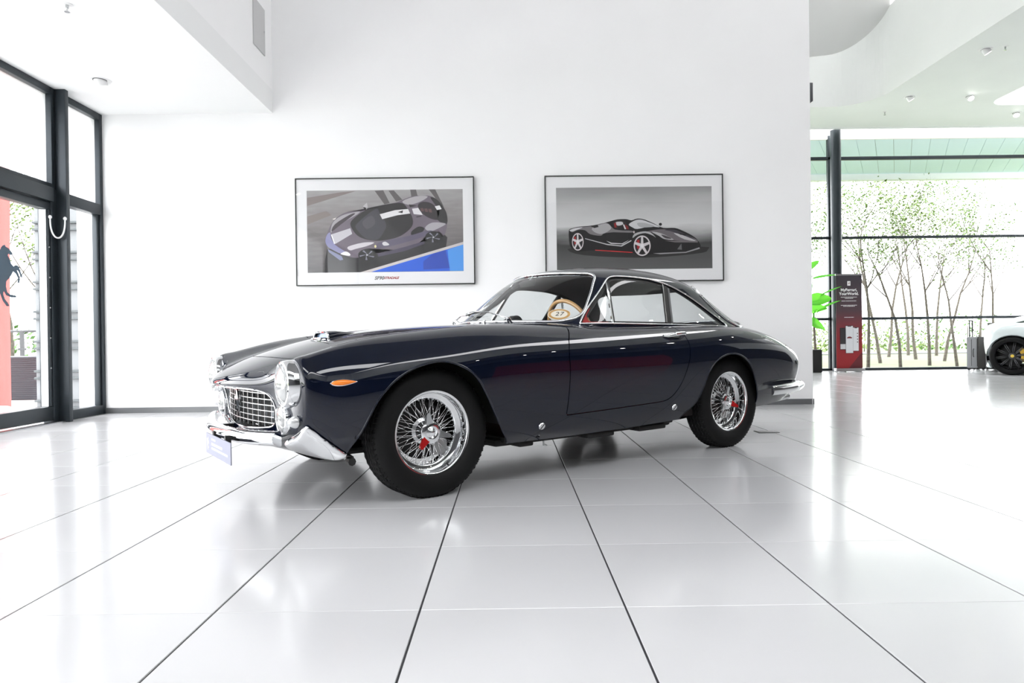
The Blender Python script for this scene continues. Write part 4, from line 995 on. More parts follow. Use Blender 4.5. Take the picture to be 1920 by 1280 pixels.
CB().tube([sw_c-sw_n*.05,sw_c-sw_n*.35],.022,12).build('steering_column', black_m, swo)
p, nrm = wpt(.03,1.165); mp = np.array([1.21,.0,1.155])
mir = CB().bbox((mp[0]-.012,-.085,1.145),(mp[0]+.006,.085,1.19),.006).build('interior_mirror', M('mirror_back',(.015,.015,.015),.8,0)); CB().tube([(mp[0],0,1.18),(1.25,0,1.225)],.006,8).build('mirror_stem', chrome2_m, mir)
# oval number plate 27 behind the windscreen
pc, pn = wpt(.50,.945); pn = pn/np.linalg.norm(pn); pc = pc-pn*.012
ex = np.cross([0,0,1.],pn); ex /= np.linalg.norm(ex); ey = np.cross(pn,ex)
if ex[1] < 0: pass
def oval(name, a, b, off, th, mat, parent=None):
    pts = [tuple(pc+pn*off+a*math.cos(t)*ex+b*math.sin(t)*ey) for t in np.arange(48)*2*math.pi/48]
    return CB().prism(pts, tuple(-pn*th), 0).build(name, mat, parent, False)
ovl = oval('number_plaque', .072, .052, 0, .003, M('plaque_white',(.85,.84,.82),.5))
oval('plaque_band', .069, .049, .0006, .001, M('plaque_tan',(.62,.36,.13),.5), ovl)
oval('plaque_centre', .052, .034, .0012, .001, M('plaque_cream',(.86,.78,.68),.5), ovl)
for k in range(36):
    t = 2*math.pi*k/36
    if abs(math.sin(t)) < .28: continue
    q = pc+pn*.0014+.061*math.cos(t)*ex+.042*math.sin(t)*ey; d1_ = (math.cos(t)*ex+math.sin(t)*ey)
    CB().tube([q-d1_*.004,q+d1_*.004],.0012,4).build('plaque_mark', M('plaque_gold',(.40,.20,.06),.5), ovl)
oc, on, oex, oey = cv(pc+pn*.002), cv(pn), cv(ex), cv(ey)
if np.cross(oex,oey) @ on < 0: oex = -oex
text_mesh('plaque_number','27',.050,M('ink_black',(.01,.01,.01),.5),ovl,basis(oc,oex,oey,on),shear=.18,spacing=1.12)
# ================================================================== info placard under the bumper
plq = empty('information_placard', tuple(Vector((-.83471,3.99502,0))+Matrix.Rotation(R(36.05),3,'Z')@Vector((-.866,-.139,.209))), R(36.05)); tag(plq, 'lavender grey information placard hanging below the front bumper', 'placard')
plc_m = M('placard_lavender',(.29,.295,.35),1.0,0,Specular_IOR_Level=0.); wht = M('print_white',(.9,.9,.9),.6)
MB().bbox((-.003,-.249,0),(.003,.249,.1045),.0015).build('board', plc_m, plq)
for y in (-.12,.12): MB().box((.003,y-.012,.07),(.03,y+.012,.125)).build('hanger', black_m, plq)
def prow(y0, y1, z, h, n, seed):
    rnd = random.Random(seed); mb = MB(); y = y0
    while y > y1:
        w = rnd.uniform(.006,.016); mb.box((-.0042,y-w,z),(-.003,y,z+h)); y -= w+.003
    tag(mb.build('print_line', wht, plq), kind='stuff')
prow(.125,.045,.078,.008,0,1); prow(.125,-.075,.052,.012,0,2); prow(.125,-.185,.032,.009,0,3)
MB().prism([(-.0042,.205-(X+20)*.00016,.088-(Y-283)*.00022) for X,Y in hp],(.001,0,0)).build('horse_print', wht, plq)

# ================================================================== framed prints on the back wall
def framed(x0, x1, z0, z1, label, name='framed_picture'):
    t = empty(name, ((x0+x1)/2, YB, z0)); tag(t, label, 'picture', 'framed car photographs on the white wall')
    w, h = (x1-x0)/2, z1-z0; d = -.045
    blk = M('frame_black',(.012,.013,.012),.35)
    MB().box((-w+.01,-.02,.01),(w-.01,0,h-.01)).build('backing', blk, t)
    for a, b in (((-w,d,0),(w,0,.011)),((-w,d,h-.011),(w,0,h)),((-w,d,.011),(-w+.011,0,h-.011)),((w-.011,d,.011),(w,0,h-.011))): MB().bbox(a,b,.002).build('frame_bar', blk, t)
    MB().box((-w+.011,d+.012,.011),(w-.011,d+.016,h-.011)).build('mat_board', M('mat_white',(.83,.83,.84),.6), t)
    MB().add([(-w+.011,d+.004,.011),(w-.011,d+.004,.011),(w-.011,d+.004,h-.011),(-w+.011,d+.004,h-.011)],[(0,1,2,3)]).build('glazing', pic_glass, t)
    return t, d+.012
pic_glass = thin_glass('picture_glass',(.985,.985,.985),1.30)
def gradmat(name, stops, scale=3., amt=.5, stretch=(1,1,6)):
    """printed backdrop: vertical tone stops with streaky grain"""
    m = M(name,(.5,.5,.5),.5); nt = m.node_tree; b = nt.nodes['Principled BSDF']
    tc = nt.nodes.new('ShaderNodeTexCoord'); sp_ = nt.nodes.new('ShaderNodeSeparateXYZ'); nt.links.new(tc.outputs['Generated'], sp_.inputs[0])
    mp = nt.nodes.new('ShaderNodeMapping'); mp.inputs['Scale'].default_value = stretch; nt.links.new(tc.outputs['Object'], mp.inputs[0])
    n = nt.nodes.new('ShaderNodeTexNoise'); n.inputs['Scale'].default_value = scale; n.inputs['Detail'].default_value = 6; nt.links.new(mp.outputs[0], n.inputs['Vector'])
    ma = nt.nodes.new('ShaderNodeMath'); ma.operation = 'MULTIPLY_ADD'; ma.inputs[1].default_value = amt; nt.links.new(n.outputs['Fac'], ma.inputs[0])
    sub = nt.nodes.new('ShaderNodeMath'); sub.operation = 'SUBTRACT'; sub.inputs[1].default_value = amt/2; nt.links.new(sp_.outputs['Z'], sub.inputs[0]); nt.links.new(sub.outputs[0], ma.inputs[2])
    r = nt.nodes.new('ShaderNodeValToRGB'); el = r.color_ramp.elements
    while len(el) > 1: el.remove(el[0])
    el[0].position = stops[0][0]; el[0].color = (*stops[0][1],1)
    for p, c in stops[1:]: e = el.new(p); e.color = (*c,1)
    nt.links.new(ma.outputs[0], r.inputs[0]); nt.links.new(r.outputs[0], b.inputs['Base Color'])
    return m
class Print:
    """flat printed picture: polygons given in the photo crop's own units, stacked a hair apart"""
    def __init__(s, t, y, rect, crop): s.t, s.y, s.rect, s.crop, s.mb, s.mats, s.k = t, y, rect, crop, MB(), [], 0
    def pt(s, X, Y):
        x0,x1,z0,z1 = s.rect; a,b,c,d = s.crop
        return (x0+(X-a)/(b-a)*(x1-x0), s.y-.0006-s.k*.00007, z1-(Y-c)/(d-c)*(z1-z0))
    def poly(s, pts, mat, sm=0):
        if sm: pts = smooth_poly(pts, sm)
        x0,x1,z0,z1 = s.rect; s.k += 1
        P = [s.pt(*p) for p in pts]; P = [(min(max(p[0],x0),x1),p[1],min(max(p[2],z0),z1)) for p in P]
        if mat not in s.mats: s.mats.append(mat)
        bm = bmesh.new(); f = bm.faces.new([bm.verts.new(p) for p in P]); bmesh.ops.triangulate(bm, faces=[f], ngon_method='EAR_CLIP'); bm.verts.index_update()
        s.mb.add([tuple(v.co) for v in bm.verts],[[v.index for v in q.verts] for q in bm.faces], s.mats.index(mat)); bm.free()
    def ell(s, cx, cy, rx, ry, mat, n=28, rot=0.):
        s.poly([(cx+rx*math.cos(a)*math.cos(rot)-ry*math.sin(a)*math.sin(rot), cy+rx*math.cos(a)*math.sin(rot)+ry*math.sin(a)*math.cos(rot)) for a in np.arange(n)*2*math.pi/n], mat)
    def done(s): return s.mb.build('car_print', s.mats, s.t)
def ink(r, g=None, b=None):
    g = r if g is None else g; b = r if b is None else b
    lin = lambda c: (c/255/12.92 if c/255 <= .04045 else ((c/255+.055)/1.055)**2.4)
    return M('ink_%d_%d_%d' % (r,g,b), (lin(r),lin(g),lin(b)), .5)

t1, ymat = framed(-2.378,-.370,1.405,2.612,'framed photo of a silver-grey car on blue kerb, left of the pair')
rc = (-1.004+.128, 1.004-.128, .147, 1.207-.139)
bgm = gradmat('asphalt_print',[(0,(.06,.055,.056)),(.35,(.15,.135,.137)),(.7,(.26,.24,.24)),(1,(.36,.35,.35))],4.,.5,(1,1,5))
MB().box((rc[0],ymat-.0006,rc[2]),(rc[1],ymat,rc[3])).build('print_ground', bgm, t1)
p = Print(t1, ymat, rc, (237,1710,232,1029))
for q in ([(880,240),(960,236),(1020,360),(970,372)],[(1010,240),(1060,238),(1140,330),(1080,345)],[(1215,230),(1270,230),(1285,300),(1225,300)],[(1390,228),(1450,228),(1530,400),(1500,400),(1440,300)]): p.poly(q, ink(92,88,88))
for q in ([(240,300),(560,250),(700,240),(240,380)],[(240,480),(420,430),(470,470),(240,560)]): p.poly(q, ink(128,118,116))
p.poly([(425,800),(405,900),(400,1030),(760,1030),(1300,880),(1545,800),(1560,700),(1500,640),(900,790)], ink(34,32,35))
p.poly([(835,1027),(1712,770),(1712,1027)], ink(20,92,214)); p.poly([(1560,822),(1712,770),(1712,1027),(1580,1027)], ink(70,150,232))
p.poly([(1330,930),(1430,850),(1540,815),(1580,1000),(1330,1010)], ink(16,66,178)); p.poly([(735,1029),(1712,745),(1712,771),(835,1027)], ink(205,198,196))
p.poly([(408,720),(420,660),(470,550),(530,485),(620,442),(760,432),(850,412),(950,378),(1080,356),(1170,318),(1260,292),(1330,296),(1385,292),(1450,320),(1520,400),(1556,510),(1556,600),(1530,680),(1490,650),(1430,640),(1370,665),(1340,735),(1150,790),(900,852),(870,810),(800,800),(735,825),(715,885),(640,880),(560,850),(470,805),(425,770)], ink(108,98,110), 3)
p.poly([(408,720),(425,660),(455,640),(460,690),(500,760),(600,830),(640,860),(560,850),(470,805),(425,770)], ink(140,140,178), 3)
p.poly([(480,545),(560,480),(660,450),(740,440),(690,480),(600,530),(500,600),(460,640)], ink(165,160,166), 3)
p.poly([(470,630),(500,560),(640,470),(690,462),(560,560)], ink(60,52,58), 3)
p.poly([(460,660),(645,600),(662,655),(500,752)], ink(196,194,200)); p.poly([(462,665),(470,660),(500,748),(490,752)], ink(240,240,244))
p.poly([(620,780),(760,742),(870,742),(800,775),(700,800),(640,815)], ink(205,200,206), 3); p.poly([(550,850),(600,825),(640,850),(630,868)], ink(235,232,236), 3)
p.poly([(430,800),(560,870),(575,905),(545,912),(440,830)], ink(112,116,150))
p.poly([(645,560),(690,495),(790,428),(900,395),(1050,364),(1140,364),(1190,420),(1236,520),(1220,600),(1120,680),(1000,716),(880,725),(760,700),(690,650)], ink(30,27,30), 3)
p.poly([(705,560),(880,418),(925,450),(985,570),(960,640),(900,715),(790,700),(712,620)], ink(58,56,64), 3)
p.poly([(760,540),(850,480),(880,560),(800,610)], ink(74,72,80), 3)
p.poly([(925,468),(1070,430),(1192,420),(1212,464),(1090,480),(948,516)], ink(226,224,226)); p.poly([(1095,450),(1145,432),(1140,460)], ink(20,20,22))
p.poly([(1140,345),(1260,300),(1380,300),(1310,350),(1200,380)], ink(176,172,176), 3); p.poly([(1200,375),(1280,390),(1210,405)], ink(36,30,34))
p.poly([(1230,418),(1290,410),(1330,480),(1245,470)], ink(220,218,222)); p.poly([(1268,495),(1320,486),(1315,496),(1270,503)], ink(20,20,20))
p.poly([(1285,385),(1335,352),(1420,372),(1480,450),(1470,528),(1380,505),(1310,445)], ink(40,34,38), 3)
for k in range(3): p.poly([(1305+k*38,415+k*4),(1335+k*38,412+k*4),(1345+k*38,445+k*6),(1318+k*38,445+k*6)], ink(92,66,66))
p.poly([(1405,308),(1470,335),(1550,450),(1557,570),(1470,530),(1492,450),(1440,370)], ink(36,34,36), 3); p.poly([(1445,398),(1490,388),(1510,425),(1465,434)], ink(226,226,228))
p.poly([(1350,605),(1420,555),(1545,565),(1500,600),(1400,640)], ink(168,164,170), 3); p.poly([(1222,640),(1290,592),(1345,612),(1300,668),(1228,680)], ink(22,20,22), 3)
p.poly([(900,852),(1150,790),(1340,735),(1345,760),(1150,830),(905,880)], ink(70,64,84))
p.poly([(905,745),(1200,680),(1340,640),(1420,635),(1340,690),(1100,760),(910,800)], ink(92,86,106), 3)
for cx, cy, rx, ry in ((800,862,84,58),(1428,698,78,58)):
    p.ell(cx,cy,rx,ry,ink(14,13,15)); 
    for k in range(5):
        a = 2*math.pi*k/5+.4; p.poly([(cx+8*math.cos(a+1.2),cy+6*math.sin(a+1.2)),(cx+rx*.85*math.cos(a-.14),cy+ry*.85*math.sin(a-.14)),(cx+rx*.85*math.cos(a+.14),cy+ry*.85*math.sin(a+.14))], ink(128,128,142))
    p.ell(cx,cy,9,8,ink(190,190,196))
p.poly([(768,388),(805,354),(813,398),(800,422),(782,415)], ink(186,182,186)); p.poly([(772,395),(800,405),(795,428),(778,420)], ink(26,24,26)); p.poly([(945,748),(975,735),(1012,765),(962,774)], ink(210,208,212), 3)
p.ell(880,780,10,14,ink(225,215,160)); p.done()
tx = basis((-.075,ymat-.0006,.078),(1,0,0),(0,0,1),(0,-1,0)); text_mesh('caption_grey','SF90',.052,ink(96,94,94),t1,tx,shear=.3,bold=.002,spacing=1.05)
tx = basis((.062,ymat-.0006,.079),(1,0,0),(0,0,1),(0,-1,0)); text_mesh('caption_red','STRADALE',.036,ink(150,30,34),t1,tx,shear=.3,bold=.0015,spacing=.95)

t2, ymat = framed(.424,2.432,1.408,2.610,'framed photo of a black open car, above the coupe roof')
rc = (-1.004+.128, 1.004-.128, .141, 1.202-.137)
bgm = gradmat('storm_sky_print',[(0,(.11,.11,.11)),(.2,(.075,.075,.075)),(.33,(.045,.045,.045)),(.44,(.26,.26,.26)),(.54,(.62,.62,.62)),(.72,(.52,.52,.52)),(1,(.26,.26,.26))],1.6,.28,(.6,1,3))
MB().box((rc[0],ymat-.0006,rc[2]),(rc[1],ymat,rc[3])).build('print_sky', bgm, t2)
p = Print(t2, ymat, rc, (222,1692,254,1040))
p.poly([(330,850),(480,900),(950,930),(1300,920),(1600,890),(1640,860),(1560,830),(480,830)], ink(40,38,38), 3)
p.poly([(338,668),(370,642),(450,626),(540,620),(640,602),(740,576),(800,562),(880,560),(930,572),(990,556),(1060,568),(1150,608),(1230,648),(1340,650),(1420,680),(1500,722),(1556,770),(1578,845),(1440,885),(1300,900),(1130,898),(1060,915),(1000,910),(940,885),(590,857),(480,862),(430,864),(380,845),(345,800)], ink(14,12,13), 3)
p.poly([(352,655),(450,632),(540,626),(690,592),(745,640),(800,665),(930,672),(930,690),(690,690),(640,716),(540,700),(490,662),(420,660),(370,680)], ink(120,116,118), 3)
p.poly([(560,640),(690,598),(740,640),(700,680),(640,700),(580,680)], ink(168,166,168), 3); p.poly([(535,620),(610,610),(620,632),(580,642)], ink(14,12,12))
p.poly([(345,660),(400,640),(470,634),(420,655),(372,672)], ink(205,204,206), 3)
p.poly([(940,742),(960,700),(1040,680),(1110,690),(1160,740),(1130,720),(1060,696),(985,712)], ink(176,174,176), 3)
p.poly([(1080,680),(1240,660),(1400,700),(1560,778),(1350,772),(1250,740),(1180,700)], ink(104,98,102), 3)
p.poly([(1240,668),(1330,665),(1420,700),(1530,765),(1440,750),(1330,690)], ink(56,52,60), 3); p.poly([(1330,700),(1400,715),(1540,775),(1430,760)], ink(182,180,182), 3); p.poly([(1370,700),(1450,712),(1440,724),(1390,715)], ink(16,14,18))
p.poly([(1120,684),(1210,700),(1330,762),(1240,755),(1190,725)], ink(176,174,176), 3); p.poly([(1210,712),(1270,730),(1310,752),(1250,748)], ink(66,62,64), 3)
p.poly([(905,612),(950,580),(1000,566),(1065,580),(1200,640),(1100,634),(985,656),(940,640)], ink(200,200,202), 3); p.poly([(985,600),(1060,600),(1150,634),(1020,640)], ink(168,168,170), 3)
p.poly([(755,600),(800,580),(870,585),(880,620),(860,650),(790,650)], ink(40,28,30), 3); p.poly([(780,590),(840,585),(850,610),(800,622)], ink(198,196,198), 3); p.poly([(765,600),(785,590),(790,640),(770,640)], ink(140,26,28)); p.poly([(870,610),(900,630),(905,660),(880,655)], ink(120,26,28))
p.poly([(850,610),(862,612),(880,655),(866,658)], ink(215,214,216)); p.ell(830,645,30,20,ink(16,14,15)); p.poly([(690,690),(760,684),(900,690),(900,760),(840,780),(700,775)], ink(22,20,21)); p.ell(953,685,8,12,ink(190,180,180)); p.ell(1204,614,15,14,ink(16,14,15))
p.poly([(490,738),(700,796),(830,812),(925,762),(930,770),(835,822),(700,806),(490,745)], ink(190,188,190)); p.poly([(690,765),(740,785),(840,792),(910,758),(845,800),(735,795)], ink(205,204,206))
p.poly([(585,850),(760,862),(938,876),(938,884),(760,870),(585,857)], ink(200,40,44)); p.poly([(1360,855),(1400,800),(1405,860)], ink(96,94,96)); p.poly([(1130,890),(1440,880),(1570,838),(1575,852),(1440,890),(1200,900)], ink(150,148,150))
p.poly([(1240,770),(1350,776),(1555,780),(1556,792),(1340,788)], ink(112,106,108))
for cx, cy, rx, ry in ((421,772,55,84),(1029,817,80,98)):
    p.ell(cx,cy,rx*1.12,ry*1.1,ink(10,9,10)); p.ell(cx,cy,rx,ry,ink(205,198,200)); p.ell(cx,cy,rx*.86,ry*.87,ink(24,20,22))
    p.poly([(cx-rx*.62,cy-ry*.55),(cx-rx*.3,cy-ry*.62),(cx-rx*.35,cy+ry*.3),(cx-rx*.6,cy+ry*.3)], ink(160,26,30))
    for k in range(5):
        a = 2*math.pi*k/5-1.57; p.poly([(cx+rx*.2*math.cos(a+.9),cy+ry*.2*math.sin(a+.9)),(cx+rx*.9*math.cos(a+.13),cy+ry*.9*math.sin(a+.13)),(cx+rx*.9*math.cos(a-.13),cy+ry*.9*math.sin(a-.13)),(cx+rx*.2*math.cos(a-.9),cy+ry*.2*math.sin(a-.9))], ink(206,200,202))
    p.ell(cx,cy,rx*.2,ry*.2,ink(225,222,224))
p.done()

# ================================================================== roll-up banner
rb = empty('rollup_banner', (7.12,14.12,0)); tag(rb, 'dark red roll-up banner stand beside the round column', 'banner')
W2 = .272
bm_ = gradmat('banner_print',[(0,(.32,.012,.016)),(.30,(.26,.014,.02)),(.48,(.17,.03,.04)),(.62,(.075,.04,.05)),(1,(.04,.035,.045))],.8,.15,(1,1,1))
MB().box((-W2,-.004,.07),(W2,0,2.02)).build('sheet', bm_, rb)
MB().bbox((-W2-.01,-.012,2.01),(W2+.01,.01,2.045),.004).build('top_rail', steel_m, rb); MB().bbox((-W2-.03,-.06,0.012),(W2+.03,.06,.075),.012).build('base', steel_m, rb)
for x in (-.16,.16): MB().bbox((x-.03,-.14,0),(x+.03,.14,.014),.004).build('foot', steel_m, rb)
MB().prism([(W2,-.0055,.07),(W2,-.0055,.42),(-.02,-.0055,.07)],(0,.001,0)).build('print_triangle', ink(96,26,34), rb)
tm = lambda z, x=0: basis((x,-.0046,z),(1,0,0),(0,0,1),(0,-1,0))
text_mesh('headline','MyFerrari,',.082,wht,rb,tm(1.71),bold=.002); text_mesh('headline','YourWorld.',.082,wht,rb,tm(1.63),bold=.002)
MB().bbox((-.033,-.0065,1.80),(.033,-.004,1.895),.001).build('logo_tile', wht, rb); MB().prism([(-(X+20)*-.00018,-.007,1.875-(Y-283)*.00018) for X,Y in hp],(0,.0006,0)).build('logo_horse', ink(150,120,120), rb)
for k,(z,w,n) in enumerate(((1.555,.17,1),(1.53,.085,1),(1.475,.155,1),(1.385,.17,1),(1.365,.12,1),(1.135,.10,1))):
    rnd = random.Random(k); mb = MB(); x = -w
    while x < w: q = rnd.uniform(.008,.03); mb.box((x,-.0052,z),(min(x+q,w),-.004,z+.010)); x += q+.006
    tag(mb.build('text_line', wht, rb), kind='stuff')
def phone(x, z, w, h, dark, label=None):
    MB().bbox((x-w,-.008,z),(x+w,-.004,z+h),.0018).build('phone_case', ink(30,30,34), rb)
    f = MB().bbox((x-w+.007,-.0092,z+.008),(x+w-.007,-.0075,z+h-.008),.0004).build('phone_screen', ink(52,48,52) if dark else ink(214,214,218), rb)
    MB().box((x-w*.45,-.0098,z+h-.022),(x+w*.45,-.009,z+h-.009)).build('phone_notch', ink(30,30,34), rb); return f
phone(-.135,.46,.062,.46,True); phone(.135,.43,.064,.50,False); phone(0,.385,.082,.58,False)
mb = MB(); pts = [(-.055,.70),(-.05,.715),(-.02,.735),(.02,.735),(.055,.715),(.055,.70)]; mb.prism([(x,-.0099,z) for x,z in pts],(0,.0005,0)).build('phone_car', ink(110,20,24), rb)
MB().box((-.19,-.0095,.475),(-.082,-.0091,.58)).build('phone_panel', ink(205,205,208), rb)
for k in range(4): MB().lathe([(0,0),(.012,0)],(.168,-.0096,.80-.06*k),(0,-1,0),10).build('phone_icon', ink(70,30,34), rb)

# ================================================================== potted plant
pp = empty('potted_plant', (6.22,14.16,0)); tag(pp, 'bright green large-leaved plant in black pot behind the white wall', 'plant')
MB().bbox((-.24,-.24,0),(.24,.24,.475),.015).build('pot', M('pot_black',(.012,.012,.012),.4), pp)
MB().box((-.22,-.22,.42),(.22,.22,.478)).build('soil', M('soil',(.05,.035,.025),.95), pp)
leaf_m = M('strelitzia_green',(.07,.42,.03),.4); b_ = leaf_m.node_tree.nodes['Principled BSDF']
nt = leaf_m.node_tree; tr = nt.nodes.new('ShaderNodeBsdfTranslucent'); tr.inputs[0].default_value = (.20,.70,.06,1); mx = nt.nodes.new('ShaderNodeMixShader'); mx.inputs[0].default_value = .45
nt.links.new(b_.outputs[0], mx.inputs[1]); nt.links.new(tr.outputs[0], mx.inputs[2]); nt.links.new(mx.outputs[0], nt.nodes['Material Output'].inputs[0])
def big_leaf(base, tip, width, droop, twist):
    b, t = Vector(base), Vector(tip); ax = (t-b); L = ax.length; ax.normalize(); sd = ax.cross(Vector((0,0,1)))
    if sd.length < .05: sd = Vector((1,0,0))
    sd.normalize(); sd = (Matrix.Rotation(twist,3,ax) @ sd); up = sd.cross(ax); V=[];F=[]; n=12
    for i in range(n+1):
        s_ = i/n; w = width*math.sin(math.pi*min(1,(s_*.93+.05))**.8)**.75*(1 if i<n else .02); c = b+ax*(L*s_)-Vector((0,0,1))*droop*s_*s_
        for k in (-1,-.5,0,.5,1): V.append(tuple(c+sd*w*k+up*(abs(k)*w*.35)))
    for i in range(n):
        for k in range(4): a = i*5+k; F.append((a,a+1,a+6,a+5))
    lf = mesh('leaf', V, F, leaf_m, pp, True)
    MB().tube([(0,0,.45),tuple((b+Vector((0,0,.45)))/2+Vector((0,0,.12))),tuple(b),tuple(b+ax*L*.5-Vector((0,0,droop*.25)))],[.012,.010,.008,.004],6).build('stalk', leaf_m, lf)
for (bx,bz,tx_,tz,w_,dr,tw) in ((.15,1.95,.62,2.02,.085,.0,.3),(.05,1.45,.50,1.60,.16,.06,1.0),(.30,1.60,.72,1.80,.05,.02,.2),(.25,1.28,.70,1.52,.07,.03,.25),(.02,1.25,.42,1.42,.14,.1,-.8),(.02,1.05,.36,.98,.13,.1,.9),(-.05,2.1,.25,2.32,.08,.0,1.1),(-.1,1.6,-.5,1.9,.12,.05,.3),(-.1,1.3,-.6,1.5,.12,.05,-.4)):
    big_leaf((bx,-.05,bz),(tx_,-.12,tz),w_,dr,tw)

# ================================================================== suitcases and cable
def suitcase(x, y, rz, h, label):
    t = empty('suitcase', (x,y,0), rz); tag(t, label, 'suitcase', 'trolley suitcases by the far window')
    g = noise_col(M('suitcase_cloth',(.10,.09,.088),.8), (.035,.031,.03), (.05,.045,.043), 60)
    gs = M('suitcase_side',(.20,.20,.21),.5)
    MB().bbox((-.21,-.115,.05),(.21,-.085,h),.03).build('front_panel', g, t, True, 40); MB().bbox((-.205,-.088,.05),(.205,.115,h-.005),.03).build('shell', gs, t, True, 40)
    MB().tube([(-.211,-.086,.09),(-.211,-.086,h-.04)],.006,6).tube([(-.205,.02,.09),(-.205,.02,h-.05)],.004,6).build('zip', black_m, t)
    for xx in (-.085,.085): MB().tube([(xx,.09,h-.02),(xx,.09,h+.33)],.014,8).build('handle_rod', M('handle_dark',(.03,.03,.03),.4,.5), t)
    MB().tube([(-.088,.09,h+.33),(-.07,.09,h+.338),(.07,.09,h+.338),(.088,.09,h+.33)],.015,8).build('pull_handle', black_m, t)
    MB().tube([(-.08,-.03,h-.005),(-.05,-.03,h+.03),(.05,-.03,h+.03),(.08,-.03,h-.005)],.008,8).build('carry_handle', black_m, t)
    MB().tube([(-.208,-.02,.28),(-.235,-.02,.31),(-.235,-.02,.42),(-.208,-.02,.45)],.008,8).build('side_handle', black_m, t)
    for xx in (-.16,.16):
        for yy in (-.08,.08): MB().lathe([(0,-.014),(.026,-.014),(.028,0),(.026,.014),(0,.014)],(xx,yy,.027),(1,0,0),16).build('castor', black_m, t, True, 40)
suitcase(9.82,14.18,R(38),.70,'grey-brown trolley suitcase with raised handle, left of the two'); suitcase(10.34,14.34,R(30),.64,'trolley suitcase half hidden behind the white car')
cb = [(9.55,13.75,.012),(9.7,13.6,.008),(9.9,13.72,.008),(10.1,13.62,.008),(10.35,13.8,.008),(10.6,13.75,.012)]
co = empty('power_cable',(9.55,13.75,0)); tag(co,'thin white cable lying in front of the suitcases','cable')
o = MB().tube(smooth_poly(cb,6,False),.008,6).build('cord', M('cable_grey',(.55,.55,.55),.5), co, True); o.location = (-9.55,-13.75,0)
MB().bbox((-.05,-.03,0),(.04,.03,.03),.006).build('plug', M('cable_grey'), co)

# ================================================================== white car at the right edge
B2 = R(-38); ev2 = Vector((math.sin(B2),-math.cos(B2),0)); O2 = Vector((9.22,12.35,0))-ev2*.86
car2 = empty('white_sports_car', tuple(O2), B2); tag(car2, 'white modern sports car with black wheel and yellow brake caliper', 'car')
NET2 = [
[(-0.44,0,0.4),(-0.44,0.25,0.4),(-0.431,0.5,0.4),(-0.414,0.68,0.39),(-0.396,0.78,0.37),(-0.378,0.82,0.32),(-0.378,0.82,0.24),(-0.396,0.78,0.16)],
[(-0.458,0,0.6),(-0.458,0.25,0.6),(-0.449,0.5,0.6),(-0.431,0.7,0.58),(-0.396,0.82,0.54),(-0.37,0.88,0.46),(-0.361,0.9,0.3),(-0.378,0.86,0.14)],
[(-0.44,0,0.8),(-0.44,0.25,0.8),(-0.431,0.5,0.8),(-0.405,0.7,0.77),(-0.361,0.85,0.7),(-0.334,0.92,0.56),(-0.326,0.94,0.34),(-0.334,0.9,0.13)],
[(-0.37,0,0.93),(-0.37,0.25,0.93),(-0.361,0.48,0.925),(-0.334,0.68,0.9),(-0.264,0.86,0.82),(-0.238,0.95,0.62),(-0.229,0.97,0.36),(-0.238,0.93,0.12)],
[(-0.1,0,1.02),(-0.1,0.25,1.015),(-0.1,0.45,1),(-0.08,0.64,0.97),(-0.06,0.84,0.9),(-0.05,0.97,0.68),(-0.05,0.99,0.38),(-0.05,0.95,0.12)],
[(0.5,0,1.18),(0.5,0.25,1.17),(0.5,0.45,1.13),(0.5,0.62,1.04),(0.5,0.82,0.92),(0.5,0.95,0.68),(0.5,0.95,0.38),(0.5,0.9,0.12)],
[(1.1,0,1.27),(1.1,0.25,1.26),(1.1,0.45,1.22),(1.1,0.62,1.09),(1.1,0.8,0.93),(1.1,0.93,0.7),(1.1,0.92,0.38),(1.1,0.88,0.12)],
[(1.7,0,1.18),(1.7,0.25,1.17),(1.7,0.45,1.13),(1.7,0.62,1.05),(1.7,0.82,0.92),(1.7,0.95,0.7),(1.7,0.94,0.38),(1.7,0.88,0.12)],
[(2.3,0,0.93),(2.3,0.25,0.93),(2.3,0.45,0.93),(2.3,0.65,0.93),(2.3,0.86,0.86),(2.3,0.98,0.68),(2.3,0.97,0.38),(2.3,0.9,0.12)],
[(2.9,0,0.82),(2.9,0.25,0.82),(2.9,0.45,0.83),(2.9,0.65,0.82),(2.9,0.84,0.74),(2.9,0.93,0.58),(2.9,0.92,0.36),(2.9,0.85,0.12)],
[(3.5,0,0.55),(3.48,0.25,0.55),(3.42,0.45,0.55),(3.36,0.65,0.54),(3.28,0.8,0.48),(3.25,0.86,0.4),(3.25,0.84,0.26),(3.25,0.78,0.13)]]
pw = M('white_car_paint',(.62,.68,.69),.3,0,Coat_Weight=1.,Coat_Roughness=.02)
Vw, Nw, Fw, Gw, Ngw = full_grid(NET2, 110, 60)
d2 = np.minimum(np.hypot(Vw[:,0]-0,Vw[:,2]-.35), np.hypot(Vw[:,0]-2.62,Vw[:,2]-.35))-.385
d2 = np.where((np.abs(Vw[:,1]) > .5), d2, .3)
Pw, Nn, Ff, cc = clip(Vw, Nw, Fw, d2)
gw2 = np.array([(.02,.955),(.5,1.085),(1.1,1.16),(1.6,1.10),(2.0,.975),(1.1,.96)])
fg = np.where(np.abs(Pw[:,1]) > .4, sdf(Pw[:,[0,2]], gw2), .3)
Pw2, Nn2, Ff2, cg = clip(Pw, Nn, Ff, fg)
shell('body_shell', Pw2, Nn2, Ff2, pw, car2, cc+cg, .05)
G0 = Gw[0]; cen = G0.mean(0); n = len(G0); CB().add([tuple(q) for q in G0]+[tuple(cen)],[(i,(i+1)%n,n) for i in range(n)]).build('tail_panel', pw, car2)
